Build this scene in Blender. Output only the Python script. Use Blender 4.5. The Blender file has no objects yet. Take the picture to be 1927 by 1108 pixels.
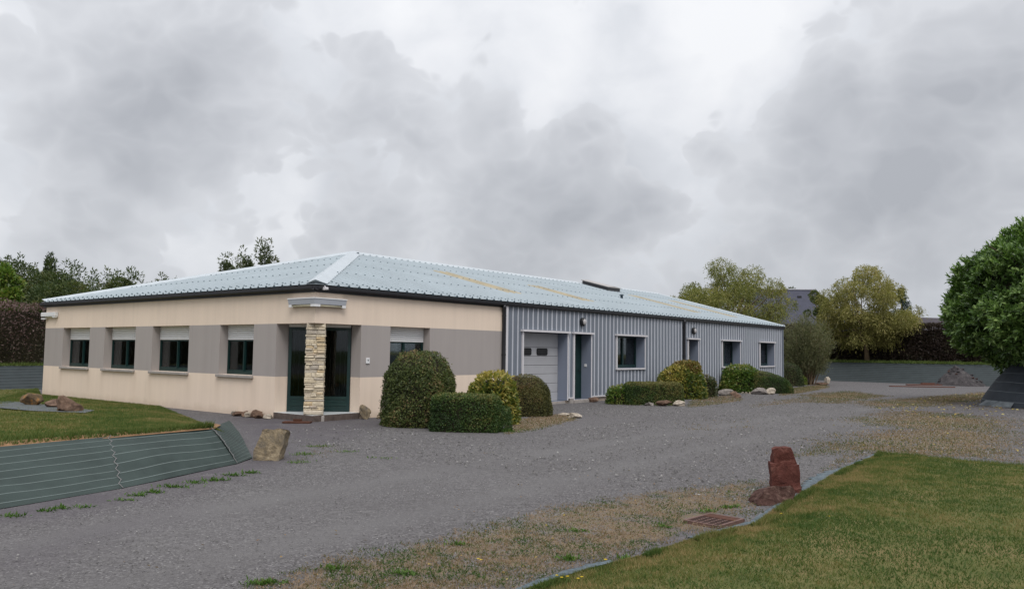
import bpy, bmesh, math, random
import numpy as np
from mathutils import Vector, Matrix, noise as mnoise

rnd = random.Random(7)
RNG = np.random.default_rng(11)
S = bpy.context.scene
COL = S.collection
R = math.radians
GZ = -0.10                     # level of the yard round the building

# ---------------------------------------------------------------- camera
CAM = np.array([15.6346, -12.1712, 1.6225])
CR = Vector((0.7846, 0.6199, 0.0123)); CU = Vector((0.0343, -0.0633, 0.9974)); CD = Vector((-0.6191, 0.7821, 0.0709))
cam = bpy.data.cameras.new('camera'); co = bpy.data.objects.new('camera', cam); COL.objects.link(co)
m = Matrix.Identity(4)
for i in range(3):
    m[i][0] = CR[i]; m[i][1] = CU[i]; m[i][2] = -CD[i]; m[i][3] = CAM[i]
co.matrix_world = m
cam.sensor_width = 36; cam.lens = 1513.81 / 1927 * 36; cam.clip_start = 0.1; cam.clip_end = 2000
S.camera = co

def ray(px, py):
    v = CD + CR * ((px - 963.5) / 1513.81) - CU * ((py - 554) / 1513.81)
    return v
def gp(px, py, z=GZ):           # where a line of sight meets a level plane (used for surveying the site)
    v = ray(px, py); t = (z - CAM[2]) / v[2]
    return (CAM[0] + v[0] * t, CAM[1] + v[1] * t)

# ---------------------------------------------------------------- view, world, sun
S.view_settings.view_transform = 'Standard'; S.view_settings.look = 'None'
S.view_settings.exposure = 0.24; S.view_settings.gamma = 1; S.view_settings.use_curve_mapping = False
SUN_EL, SUN_AZ = R(52), R(128)    # azimuth clockwise from +Y

W = bpy.data.worlds.new('World'); S.world = W; W.use_nodes = True
nt = W.node_tree; nt.nodes.clear()
class NB:
    """small node-building helper"""
    def __init__(s, t): s.t = t
    def n(s, typ, **kw):
        nd = s.t.nodes.new(typ)
        for k, v in kw.items():
            if k.startswith('_'): nd.inputs[k[1:].replace('_', ' ')].default_value = v
            else: setattr(nd, k, v)
        return nd
    def l(s, a, b): s.t.links.new(a, b)
    def math(s, op, a, b=None, c=None, clamp=False):
        nd = s.n('ShaderNodeMath', operation=op); nd.use_clamp = clamp
        for i, x in enumerate((a, b, c)):
            if x is None: continue
            if isinstance(x, (int, float)): nd.inputs[i].default_value = x
            else: s.l(x, nd.inputs[i])
        return nd.outputs[0]
    def vmath(s, op, a, b=None, out=0):
        nd = s.n('ShaderNodeVectorMath', operation=op)
        for i, x in enumerate((a, b)):
            if x is None: continue
            if isinstance(x, (tuple, list, Vector)): nd.inputs[i].default_value = tuple(x)
            elif isinstance(x, (int, float)) : nd.inputs['Scale'].default_value = x
            else: s.l(x, nd.inputs[i])
        return nd.outputs[out]
    def noise(s, vec, scale, detail=4, rough=.55, dist=0, col=False, w=None):
        nd = s.n('ShaderNodeTexNoise', noise_dimensions='4D' if w is not None else '3D')
        nd.inputs['Scale'].default_value = scale; nd.inputs['Detail'].default_value = detail
        nd.inputs['Roughness'].default_value = rough; nd.inputs['Distortion'].default_value = dist
        if w is not None: nd.inputs['W'].default_value = w
        s.l(vec, nd.inputs['Vector'])
        return nd.outputs['Color' if col else 'Fac']
    def ramp(s, fac, stops, interp='LINEAR'):
        nd = s.n('ShaderNodeValToRGB'); cr = nd.color_ramp; cr.interpolation = interp
        while len(cr.elements) < len(stops): cr.elements.new(0.5)
        for e, (p, c) in zip(cr.elements, stops):
            e.position = p; e.color = (c[0], c[1], c[2], 1) if isinstance(c, (tuple, list)) else (c, c, c, 1)
        s.l(fac, nd.inputs[0]); return nd.outputs[0]
    def mix(s, f, a, b, mode='MIX'):
        nd = s.n('ShaderNodeMix', data_type='RGBA', blend_type=mode)
        if isinstance(f, (int, float)): nd.inputs[0].default_value = f
        else: s.l(f, nd.inputs[0])
        for i, x in ((6, a), (7, b)):
            if isinstance(x, (tuple, list)): nd.inputs[i].default_value = (*x[:3], 1)
            else: s.l(x, nd.inputs[i])
        return nd.outputs[2]
    def mapr(s, v, a, b, c=0, d=1, smooth=True):
        nd = s.n('ShaderNodeMapRange'); nd.interpolation_type = 'SMOOTHSTEP' if smooth else 'LINEAR'
        s.l(v, nd.inputs[0])
        for i, x in zip((1, 2, 3, 4), (a, b, c, d)): nd.inputs[i].default_value = x
        return nd.outputs[0]

b = NB(nt)
tc = b.n('ShaderNodeTexCoord')
dirv = b.vmath('NORMALIZE', tc.outputs['Generated'])
sky = b.n('ShaderNodeTexSky', sky_type='NISHITA'); sky.sun_disc = False
sky.sun_elevation = SUN_EL; sky.sun_rotation = SUN_AZ
sep = b.n('ShaderNodeSeparateXYZ'); b.l(dirv, sep.inputs[0]); dz = sep.outputs[2]
# cumulus deck: ragged banks of cloud over a thin bright layer
wob = b.noise(dirv, 9, 3, .55, col=True, w=1.7)
wd = b.vmath('NORMALIZE', b.vmath('ADD', dirv, b.vmath('SCALE', b.vmath('SUBTRACT', wob, (.5, .5, .5)), .06)))
# banks of cloud: (px, py, radius_deg, weight)
BANKS = [(1600, 290, 7.0, 1.0), (1730, 330, 6.5, .9), (1450, 350, 6, .7), (1010, 320, 5.2, .85), (850, 230, 3.4, .85), (260, 120, 6.0, .95), (110, 190, 6, .5), (400, 90, 3.5, .7),
         (320, 350, 6.0, .85), (690, 205, 4, .45), (1110, 200, 2.6, .5), (1060, 400, 5, .6), (1905, 190, 4, .6), (1540, 430, 6, .5),
         (700, 400, 6, .4), (60, 420, 6, .3), (1000, 480, 7, .3), (1250, 500, 7, .35), (1850, 470, 7, .4), (640, 40, 3.5, .4), (920, 60, 3, .4)]
GAPS = [(1180, 90, 9, .35), (1000, 150, 4, .5), (1420, 190, 5, .6), (1290, 250, 5, .5), (1500, 60, 8, .35), (1010, 235, 2.0, .6), (810, 130, 4, .3), (1890, 290, 3, .5), (40, 330, 3.5, .5), (560, 290, 4, .3), (480, 480, 5, .2)]
def blob(px, py, rad):
    v = ray(px, py).normalized(); d = b.vmath('DOT_PRODUCT', wd, tuple(v), out=1)
    k = .85 / (1 - math.cos(R(rad)))
    return b.math('EXPONENT', b.math('MULTIPLY', b.math('SUBTRACT', d, 1.0), k))
acc = None
for L, sg in ((BANKS, 1), (GAPS, -1)):
    for px, py, rd, w in L:
        t = b.math('MULTIPLY', blob(px, py, rd), w * sg)
        acc = t if acc is None else b.math('ADD', acc, t)
st = b.n('ShaderNodeMapping'); st.inputs['Scale'].default_value = (1, 1, 1.35); b.l(wd, st.inputs[0])
soft = b.noise(st.outputs[0], 4.6, 4, .45, 0, w=4.3)
# cauliflower billows: octaves of folded noise
bil = None
for i, (sc, am) in enumerate(((7, .46), (15, .29), (31, .17), (62, .08))):
    q = b.noise(st.outputs[0], sc, 0, .5, 0, w=.7 + i)
    q = b.math('MULTIPLY', b.math('ABSOLUTE', b.math('SUBTRACT', q, .5)), 2 * am * 2.0)
    bil = q if bil is None else b.math('ADD', bil, q)
fld = b.math('ADD', b.math('MULTIPLY', acc, .52), b.math('MULTIPLY', b.math('SUBTRACT', soft, .5), 1.9))
fld = b.math('ADD', fld, b.math('MULTIPLY', b.math('SUBTRACT', bil, .40), 1.0))
m1 = b.mapr(fld, .0, .14); m2 = b.mapr(b.math('ADD', fld, b.math('MULTIPLY', b.math('SUBTRACT', b.noise(st.outputs[0], 6, 3, .45, 0, w=8.1), .5), 1.15)), .05, 1.5, smooth=False)
thn = b.math('ADD', b.math('MULTIPLY', soft, .55), b.math('MULTIPLY', b.noise(st.outputs[0], 8.5, 5, .48, 0, w=2.2), .45))
thin = b.ramp(b.math('ADD', b.math('MULTIPLY', b.math('SUBTRACT', thn, .36), 1.35), b.math('MULTIPLY', acc, .18)), [(.02, (.82, .83, .855)), (.13, (.745, .76, .795)), (.22, (.66, .68, .72)), (.36, (.57, .59, .63))])
body = b.ramp(m2, [(0, (.63, .645, .68)), (.35, (.52, .535, .57)), (.85, (.39, .405, .44))])
ccol = b.mix(b.math('MULTIPLY', m1, .86), thin, body)
# brightness rises towards the zenith as under any overcast sky
elev = b.math('MAXIMUM', dz, 0.0)
gain = b.ramp(elev, [(0, .84), (.10, .90), (.30, .98), (.46, 1.04), (.72, 1.55), (1, 1.85)])
ccol2 = b.mix(1, ccol, gain, 'MULTIPLY')
hz = b.mapr(dz, -.02, .13, 1, 0)
ccol3 = b.mix(b.math('MULTIPLY', hz, .65), ccol2, (.47, .50, .555))
bgc = b.n('ShaderNodeBackground'); b.l(ccol3, bgc.inputs[0]); bgc.inputs[1].default_value = 1.0
bgn = b.n('ShaderNodeBackground'); b.l(sky.outputs[0], bgn.inputs[0]); bgn.inputs[1].default_value = 0.05
mixs = b.n('ShaderNodeMixShader'); mixs.inputs[0].default_value = .94
b.l(bgn.outputs[0], mixs.inputs[1]); b.l(bgc.outputs[0], mixs.inputs[2])
wo = b.n('ShaderNodeOutputWorld'); b.l(mixs.outputs[0], wo.inputs[0])

sl = bpy.data.lights.new('sun', 'SUN'); sl.energy = 1.5; sl.angle = R(28); sl.color = (1, .965, .91)
so = bpy.data.objects.new('sun', sl); COL.objects.link(so)
sd = Vector((math.sin(SUN_AZ) * math.cos(SUN_EL), math.cos(SUN_AZ) * math.cos(SUN_EL), math.sin(SUN_EL)))
so.rotation_euler = sd.to_track_quat('Z', 'Y').to_euler(); so.location = (0, 0, 60)

# ---------------------------------------------------------------- materials
def material(name, rough=.8, spec=.3):
    mt = bpy.data.materials.new(name); mt.use_nodes = True
    t = mt.node_tree; p = t.nodes['Principled BSDF']
    p.inputs['Roughness'].default_value = rough; p.inputs['Specular IOR Level'].default_value = spec
    return mt, NB(t), p
def objco(n): return n.n('ShaderNodeTexCoord').outputs['Object']
def bump(n, p, h, strength, dist):
    bp = n.n('ShaderNodeBump'); bp.inputs['Strength'].default_value = strength; bp.inputs['Distance'].default_value = dist
    n.l(h, bp.inputs['Height']); n.l(bp.outputs[0], p.inputs['Normal'])
def paint(name, col, rough=.6, var=.12, scale=6, spec=.3, fine=60, bumpd=0, metal=0, stretch=None):
    mt, n, p = material(name, rough, spec)
    v = objco(n)
    if stretch:
        mp = n.n('ShaderNodeMapping'); mp.inputs['Scale'].default_value = stretch; n.l(v, mp.inputs[0]); v = mp.outputs[0]
    a = n.noise(v, scale, 5, .6); f = n.noise(v, fine, 3, .6)
    s = n.math('ADD', n.math('MULTIPLY', a, .7), n.math('MULTIPLY', f, .3))
    lo = tuple(c * (1 - var) for c in col); hi = tuple(min(1, c * (1 + var)) for c in col)
    n.l(n.ramp(s, [(.3, lo), (.7, hi)]), p.inputs['Base Color'])
    p.inputs['Metallic'].default_value = metal
    if bumpd: bump(n, p, f, .6, bumpd)
    return mt
def render_wall(name, col, var=.06):
    # sprayed render: fine grain, broad unevenness, faint vertical weather streaks
    mt, n, p = material(name, .92, .15); v = objco(n)
    a = n.noise(v, .7, 4, .6)
    mp = n.n('ShaderNodeMapping'); mp.inputs['Scale'].default_value = (4.5, 4.5, .22); n.l(v, mp.inputs[0])
    s = n.noise(mp.outputs[0], 1.0, 5, .65); g = n.noise(v, 160, 2, .7)
    k = n.math('ADD', n.math('MULTIPLY', a, .35), n.math('ADD', n.math('MULTIPLY', s, .55), n.math('MULTIPLY', g, .2)))
    c = n.ramp(k, [(.30, tuple(x * (1 - var * 1.9) for x in col)), (.5, col), (.68, tuple(min(1, x * (1 + var * .8)) for x in col))])
    # splash dirt low on the wall
    sp = n.n('ShaderNodeSeparateXYZ'); n.l(v, sp.inputs[0])
    zz = n.math('ADD', sp.outputs[2], n.math('MULTIPLY', n.math('SUBTRACT', n.noise(v, 2.5, 4, .6), .5), .35))
    dirt = n.mapr(zz, -.14, .16, .42, 0)
    c = n.mix(dirt, c, tuple(x * f for x, f in zip(col, (.62, .58, .52))))
    # run-off stains below the ends of the window sills of the front wall
    tot = None
    for xs in (-13.72, -11.64, -10.69, -8.6, -7.67, -5.55, -4.08, -2.44):
        e_ = n.math('MULTIPLY', n.math('SUBTRACT', sp.outputs[0], xs), 7.5); e_ = n.math('EXPONENT', n.math('MULTIPLY', n.math('MULTIPLY', e_, e_), -1.0))
        tot = e_ if tot is None else n.math('ADD', tot, e_)
    run = n.math('MULTIPLY', tot, n.math('MULTIPLY', n.mapr(sp.outputs[2], -.1, .86, .06, .30), n.math('LESS_THAN', sp.outputs[2], .865)))
    run = n.math('MULTIPLY', run, n.mapr(s, .3, .7, .35, 1.2))
    c = n.mix(run, c, tuple(x * f for x, f in zip(col, (.66, .62, .58))))
    n.l(c, p.inputs['Base Color']); bump(n, p, g, .5, .004)
    return mt
M = {}
M['cream'] = render_wall('cream_render', (.745, .615, .505), .075)
M['grey'] = render_wall('grey_render', (.355, .322, .308), .07)
M['clad'] = paint('cladding_metal', (.158, .178, .215), .42, .08, 1.5, .45, 30)
M['rib'] = paint('cladding_rib', (.50, .52, .57), .4, .06, 3, .45)
M['trim'] = paint('white_trim', (.62, .60, .62), .45, .06, 3, .4)
M['liner'] = paint('blue_liner', (.195, .222, .285), .4, .06, 2, .5)
M['roof'] = paint('roof_sheet', (.325, .372, .400), .55, .11, .6, .25, 9, stretch=(1, 1, 1))
M['hipcap'] = paint('roof_flashing', (.43, .47, .50), .45, .07, 2, .4)
M['fibre'] = paint('yellowed_translucent_sheet', (.36, .31, .215), .55, .25, 1.6, .3)
M['gutter'] = paint('black_gutter', (.018, .018, .022), .38, .1, 5, .5)
M['plug'] = paint('dark_closer', (.025, .045, .06), .6, .1, 5, .3)
M['fix'] = paint('roof_fixing', (.11, .145, .165), .6, .1, 5, .3)
M['green'] = paint('green_paint', (.005, .026, .025), .35, .12, 4, .5)
M['doorgreen'] = paint('green_door_paint', (.005, .026, .023), .4, .12, 4, .5)
M['shutter'] = paint('shutter_pvc', (.76, .76, .77), .45, .04, 4, .4)
M['conc'] = paint('concrete', (.33, .30, .28), .9, .2, 5, .2, 70, .003)
M['plinth'] = paint('pale_plinth', (.40, .33, .27), .9, .2, 3, .2, 70, .003)
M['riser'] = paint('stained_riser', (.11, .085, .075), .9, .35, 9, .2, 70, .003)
M['tile'] = paint('pale_tile', (.55, .58, .60), .35, .06, 6, .4)
M['garage'] = paint('garage_panel', (.42, .42, .44), .45, .06, 2, .4)
M['drain_shade'] = paint('drain_shade_black', (.006, .005, .005), .95, .1, 8, .02)
M['rubber'] = paint('rubber', (.012, .012, .014), .6, .1, 8, .3)
M['white'] = paint('white_plastic', (.72, .72, .73), .4, .04, 5, .4)
M['hood'] = paint('light_hood_grey', (.46, .48, .53), .4, .05, 4, .4)
M['tube'] = paint('tube_cover', (.62, .57, .42), .35, .05, 5, .4)
M['black'] = paint('black_plastic', (.015, .015, .017), .4, .1, 6, .45)
M['lens'] = paint('lamp_lens', (.42, .40, .40), .25, .08, 12, .5)
M['curtain'] = paint('brown_curtain', (.20, .15, .13), .95, .25, 3, .1, 40)
M['blind'] = paint('pale_blind', (.15, .13, .125), .95, .1, 3, .1, 40)
M['inside'] = paint('interior_plaster', (.16, .15, .14), .95, .1, 1, .1)
M['slate'] = paint('slate_roof', (.044, .046, .070), .6, .2, 3, .3, 14)
M['slatecap'] = paint('ridge_cap', (.30, .30, .33), .7, .2, 3, .3)
M['housewall'] = paint('house_wall', (.30, .27, .24), .9, .1, 1)
M['brickroof'] = paint('dark_tile_roof', (.045, .036, .045), .7, .2, 3)
M['rust'] = paint('rusty_iron', (.080, .034, .022), .85, .4, 18, .2, 90, .003)
M['ironedge'] = paint('worn_iron', (.13, .075, .062), .7, .35, 18, .3, 90, .002)
M['plank'] = paint('red_plank', (.115, .050, .036), .85, .3, 4, .2, 40, .003, stretch=(1, 6, 6))
M['bark'] = paint('bark', (.085, .064, .047), .95, .35, 6, .1, 40, .012, stretch=(3, 3, .6))
M['barkpale'] = paint('pale_bark', (.16, .115, .075), .95, .35, 6, .1, 40, .012, stretch=(3, 3, .6))
M['twig'] = paint('shrub_twigs', (.030, .027, .018), .98, .35, 12, .05, 60, .01)
M['liner_blue'] = paint('blue_grey_edging', (.075, .098, .112), .75, .75, 22, .35, 60, .004)
def rockmat(name, c1, c2, c3=None, scale=5):
    mt, n, p = material(name, .93, .15); v = objco(n)
    a = n.noise(v, scale, 8, .62, .4); f = n.noise(v, scale * 9, 4, .7)
    k = n.math('ADD', n.math('MULTIPLY', a, .75), n.math('MULTIPLY', f, .25))
    stops = [(.33, c1), (.52, c2), (.66, c3 or tuple(min(1, x * 1.35) for x in c2))]
    n.l(n.ramp(k, stops), p.inputs['Base Color']); bump(n, p, n.math('ADD', a, n.math('MULTIPLY', f, .5)), .8, .03)
    return mt
M['rock_ochre'] = rockmat('ochre_limestone', (.10, .092, .085), (.235, .185, .12), (.40, .33, .235), 5)
M['rock_red'] = rockmat('red_sandstone', (.060, .023, .019), (.112, .040, .032), (.18, .082, .066), 9)
M['rock_redbrown'] = rockmat('red_brown_stone', (.045, .026, .021), (.092, .050, .042), (.18, .115, .095), 9)
M['rock_brown'] = rockmat('brown_stone', (.065, .043, .033), (.145, .092, .066), (.24, .165, .12), 7)
M['rock_lichen'] = rockmat('lichened_stone', (.06, .045, .033), (.145, .10, .06), (.38, .17, .045), 9)
M['rock_pale'] = rockmat('pale_stone', (.22, .185, .15), (.40, .345, .28), (.56, .50, .43), 8)
M['rock_grey'] = rockmat('grey_stone', (.12, .11, .105), (.24, .215, .20), (.36, .32, .29), 8)
M['rubble'] = rockmat('grey_rubble', (.032, .030, .031), (.062, .056, .058), (.105, .095, .094), 5)
# cladding stones of the entrance pillar: hue varies from stone to stone
mt, n, p = material('pillar_stone', .93, .15); v = objco(n)
oi = n.n('ShaderNodeObjectInfo').outputs['Random']
base = n.ramp(oi, [(0, (.46, .41, .35)), (.2, (.62, .54, .42)), (.5, (.70, .61, .46)), (.75, (.66, .56, .40)), (.92, (.60, .46, .28)), (1, (.50, .45, .41))])
nz = n.noise(v, 14, 6, .65); c = n.mix(n.mapr(nz, .35, .65, .35, 0), base, (.28, .225, .17))
n.l(c, p.inputs['Base Color']); bump(n, p, nz, .8, .012); M['pstone'] = mt
M['mortar'] = paint('mortar', (.44, .37, .27), .95, .25, 20, .1, 80, .004)

def glassmat(name, tint, dark):
    mt = bpy.data.materials.new(name); mt.use_nodes = True; t = mt.node_tree; t.nodes.clear(); n = NB(t)
    tr = n.n('ShaderNodeBsdfTransparent'); tr.inputs[0].default_value = (*tint, 1)
    gl = n.n('ShaderNodeBsdfGlossy'); gl.inputs['Roughness'].default_value = .03; gl.inputs[0].default_value = (.9, .93, .95, 1)
    fr = n.n('ShaderNodeFresnel'); fr.inputs[0].default_value = 1.45
    mx = n.n('ShaderNodeMixShader'); n.l(n.math('MULTIPLY', fr.outputs[0], dark), mx.inputs[0])
    n.l(tr.outputs[0], mx.inputs[1]); n.l(gl.outputs[0], mx.inputs[2])
    o = n.n('ShaderNodeOutputMaterial'); n.l(mx.outputs[0], o.inputs[0]); return mt
M['glass'] = glassmat('window_glass', (.62, .66, .66), .9)

def leafmat(name, cols, trans=.25, rough=.55, spec=.3):
    mt = bpy.data.materials.new(name); mt.use_nodes = True; t = mt.node_tree; n = NB(t)
    p = t.nodes['Principled BSDF']; p.inputs['Roughness'].default_value = rough; p.inputs['Specular IOR Level'].default_value = spec
    at = n.n('ShaderNodeAttribute', attribute_name='tint')
    stops = [(i / (len(cols) - 1), c) for i, c in enumerate(cols)]
    c = n.ramp(at.outputs['Fac'], stops); n.l(c, p.inputs['Base Color'])
    tl = n.n('ShaderNodeBsdfTranslucent'); n.l(n.mix(1, c, (1.0, 1.15, .6), 'MULTIPLY'), tl.inputs[0])
    mx = n.n('ShaderNodeMixShader'); mx.inputs[0].default_value = trans
    n.l(p.outputs[0], mx.inputs[1]); n.l(tl.outputs[0], mx.inputs[2])
    n.l(mx.outputs[0], t.nodes['Material Output'].inputs[0]); return mt
LM = dict(
    box=leafmat('clipped_box_leaves', [(0.035, 0.043, 0.017), (0.063, 0.09, 0.025), (0.108, 0.132, 0.036), (0.201, 0.132, 0.063)], .15),
    hedge=leafmat('clipped_hedge_leaves', [(.022, .044, .013), (.040, .078, .018), (.066, .110, .024), (.16, .145, .045)], .15),
    brown=leafmat('browned_conifer_leaves', [(.045, .048, .016), (.090, .092, .026), (.125, .118, .034), (.165, .095, .045)], .15),
    laurel=leafmat('yellow_laurel_leaves', [(0.028, 0.065, 0.017), (0.067, 0.114, 0.024), (0.21, 0.215, 0.041), (0.406, 0.325, 0.084)], .3, .4, .4),
    lime=leafmat('bright_laurel_leaves', [(0.03, 0.069, 0.014), (0.065, 0.131, 0.022), (0.142, 0.213, 0.034), (0.257, 0.237, 0.072)], .3, .4, .4),
    redlaurel=leafmat('bronze_tipped_leaves', [(0.031, 0.065, 0.017), (0.077, 0.117, 0.026), (0.196, 0.169, 0.042), (0.266, 0.137, 0.06)], .3, .4, .4),
    dark=leafmat('dark_shrub_leaves', [(0.026, 0.042, 0.016), (0.048, 0.069, 0.023), (0.08, 0.096, 0.034), (0.12, 0.09, 0.044)], .15),
    willow=leafmat('willow_leaves', [(.075, .092, .026), (.155, .168, .045), (.245, .24, .072), (.33, .28, .10)], .35),
    willow2=leafmat('golden_willow_leaves', [(.10, .10, .03), (.205, .195, .058), (.30, .27, .088), (.38, .31, .13)], .35),
    biglaurel=leafmat('glossy_laurel_leaves', [(0.026, 0.052, 0.013), (0.058, 0.112, 0.025), (0.115, 0.2, 0.044), (0.27, 0.37, 0.12)], .25, .38, .4),
    tree=leafmat('woodland_leaves', [(0.034, 0.056, 0.024), (0.068, 0.098, 0.034), (0.112, 0.13, 0.044), (0.155, 0.13, 0.055)], .25),
    tree2=leafmat('grey_green_leaves', [(0.045, 0.064, 0.034), (0.083, 0.106, 0.052), (0.128, 0.147, 0.075), (0.158, 0.14, 0.078)], .25),
    feather=leafmat('feathery_leaves', [(0.06, 0.067, 0.033), (0.106, 0.115, 0.057), (0.156, 0.162, 0.083), (0.192, 0.168, 0.094)], .3),
    conifer=leafmat('conifer_needles', [(.014, .034, .026), (.022, .052, .038), (.036, .070, .050), (.05, .08, .06)], .1),
    purple=leafmat('purple_hedge_leaves', [(.022, .015, .013), (.040, .026, .021), (.058, .040, .031), (.055, .058, .030)], .2),
    mixhedge=leafmat('mixed_hedge_leaves', [(0.028, 0.023, 0.016), (0.048, 0.047, 0.021), (0.105, 0.065, 0.06), (0.175, 0.111, 0.111)], .2),
    grass=leafmat('grass_blades', [(0.058, 0.1, 0.026), (0.115, 0.142, 0.04), (0.19, 0.172, 0.066), (0.3, 0.22, 0.11)], .3, .7, .15),
    straw=leafmat('dry_grass_blades', [(.050, .092, .026), (.115, .120, .050), (.215, .148, .097), (.30, .215, .155)], .3, .8, .1),
    weed=leafmat('weed_leaves', [(.040, .095, .018), (.075, .145, .028), (.11, .18, .04), (.15, .19, .06)], .3, .6, .2),
    pebble=leafmat('loose_gravel', [(.050, .047, .046), (.105, .100, .097), (.160, .152, .148), (.28, .27, .26)], 0, .9, .15),
    fallen=leafmat('fallen_leaves', [(.16, .075, .03), (.26, .15, .05), (.42, .33, .08), (.50, .42, .18)], .2),
    flower=leafmat('yellow_flowers', [(.60, .42, .02), (.70, .50, .03)], .2),
)

# ---------------------------------------------------------------- mesh helpers
def link(o, parent=None):
    COL.objects.link(o)
    if parent is not None: o.parent = parent
    return o
def tag(o, label=None, cat=None, group=None, kind=None):
    for k, v in (('label', label), ('category', cat), ('group', group), ('kind', kind)):
        if v: o[k] = v
    return o
def thing(name, label, cat, loc=(0, 0, 0), rz=0, group=None):
    o = bpy.data.objects.new(name, None); o.empty_display_size = .2
    o.location = loc; o.rotation_euler = (0, 0, rz); link(o); tag(o, label, cat, group); return o
class MB:
    def __init__(s, f=None): s.v = []; s.q = []; s.mi = []; s.f = f
    def pt(s, p):
        p = s.f(*p) if s.f else p
        s.v.append(tuple(p)); return len(s.v) - 1
    def face(s, pts, mi=0): s.q.append([s.pt(p) for p in pts]); s.mi.append(mi)
    def box(s, a0, a1, b0, b1, c0, c1, mi=0):
        i = [s.pt((a, bb, c)) for c in (c0, c1) for bb in (b0, b1) for a in (a0, a1)]
        for f in ((0, 2, 3, 1), (4, 5, 7, 6), (0, 1, 5, 4), (2, 6, 7, 3), (0, 4, 6, 2), (1, 3, 7, 5)):
            s.q.append([i[k] for k in f]); s.mi.append(mi)
    def prism(s, prof, path, cap=True, mi=0, close=True):
        """prof: list of local offsets (function per path point gives ring); path: list of rings"""
        rings = [[s.pt(p) for p in r] for r in path]
        n = len(rings[0])
        for A, B in zip(rings, rings[1:]):
            for k in range(n if close else n - 1):
                s.q.append([A[k], A[(k + 1) % n], B[(k + 1) % n], B[k]]); s.mi.append(mi)
        if cap:
            s.q.append(rings[0][::-1]); s.q.append(rings[-1]); s.mi += [mi, mi]
    def tube(s, pts, rads, n=7, mi=0):
        rings = []
        for i, p in enumerate(pts):
            p = Vector(p); a = Vector(pts[max(0, i - 1)]); c = Vector(pts[min(len(pts) - 1, i + 1)])
            d = (c - a).normalized(); u = d.orthogonal().normalized(); w = d.cross(u)
            if i and rings:                                   # keep rings from twisting
                u = (pu - d * pu.dot(d)).normalized(); w = d.cross(u)
            pu = u
            rings.append([tuple(p + (u * math.cos(t) + w * math.sin(t)) * rads[i]) for t in [2 * math.pi * k / n for k in range(n)]])
        s.prism(None, rings, mi=mi)
    def mesh(s, name, mats, smooth=False, recalc=True):
        me = bpy.data.meshes.new(name); me.from_pydata(s.v, [], s.q)
        for x in (mats if isinstance(mats, (list, tuple)) else [mats]): me.materials.append(x)
        me.polygons.foreach_set('material_index', s.mi)
        if recalc:
            bm = bmesh.new(); bm.from_mesh(me); bmesh.ops.recalc_face_normals(bm, faces=bm.faces); bm.to_mesh(me); bm.free()
        if smooth: me.polygons.foreach_set('use_smooth', [True] * len(me.polygons))
        return me
    def obj(s, name, mats, parent=None, smooth=False, recalc=True, bev=0):
        o = link(bpy.data.objects.new(name, s.mesh(name, mats, smooth, recalc)), parent)
        if bev:
            bv = o.modifiers.new('bevel', 'BEVEL'); bv.width = bev; bv.segments = 1; bv.limit_method = 'ANGLE'
        return o
def np_mesh(name, V, F, mat, tint=None, smooth=False):
    me = bpy.data.meshes.new(name); nv, nf, k = len(V), len(F), F.shape[1]
    me.vertices.add(nv); me.vertices.foreach_set('co', np.ascontiguousarray(V, dtype=np.float32).ravel())
    me.loops.add(nf * k); me.loops.foreach_set('vertex_index', np.ascontiguousarray(F, dtype=np.int32).ravel())
    me.polygons.add(nf); me.polygons.foreach_set('loop_start', np.arange(0, nf * k, k, dtype=np.int32))
    if tint is not None:
        a = me.attributes.new('tint', 'FLOAT', 'POINT'); a.data.foreach_set('value', np.ascontiguousarray(tint, dtype=np.float32))
    me.update(calc_edges=True); me.materials.append(mat)
    if smooth: me.polygons.foreach_set('use_smooth', np.ones(nf, dtype=bool))
    return me
_lat = np.random.default_rng(5).random((64, 64, 64))
def vnoise(P, scale, octv=3):
    out = np.zeros(len(P)); amp, tot = 1, 0
    for o in range(octv):
        q = P * scale * 2 ** o + 17.3 * o; i = np.floor(q).astype(int); f = q - i; f = f * f * (3 - 2 * f)
        def L(a, bb, c): return _lat[(i[:, 0] + a) % 64, (i[:, 1] + bb) % 64, (i[:, 2] + c) % 64]
        x0 = L(0, 0, 0) * (1 - f[:, 0]) + L(1, 0, 0) * f[:, 0]; x1 = L(0, 1, 0) * (1 - f[:, 0]) + L(1, 1, 0) * f[:, 0]
        x2 = L(0, 0, 1) * (1 - f[:, 0]) + L(1, 0, 1) * f[:, 0]; x3 = L(0, 1, 1) * (1 - f[:, 0]) + L(1, 1, 1) * f[:, 0]
        y0 = x0 * (1 - f[:, 1]) + x1 * f[:, 1]; y1 = x2 * (1 - f[:, 1]) + x3 * f[:, 1]
        out += amp * (y0 * (1 - f[:, 2]) + y1 * f[:, 2]); tot += amp; amp *= .5
    return out / tot
def unit(a): return a / np.maximum(np.linalg.norm(a, axis=1, keepdims=True), 1e-9)
def leaves(P, T, N, L, Wd, tint, fold=.25):
    """kite-shaped leaves: base at P, pointing along T, facing N"""
    T = unit(T); Sd = unit(np.cross(N, T)); N2 = np.cross(T, Sd)
    L = np.broadcast_to(np.asarray(L, float), (len(P),))[:, None]; Wd = np.broadcast_to(np.asarray(Wd, float), (len(P),))[:, None]
    mid = P + T * L * .45 + N2 * Wd * fold
    V = np.stack([P, mid + Sd * Wd * .5, P + T * L, mid - Sd * Wd * .5], 1).reshape(-1, 3)
    F = np.arange(len(V)).reshape(-1, 4)
    return V, F, np.repeat(np.clip(tint, 0, 1), 4)
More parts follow.
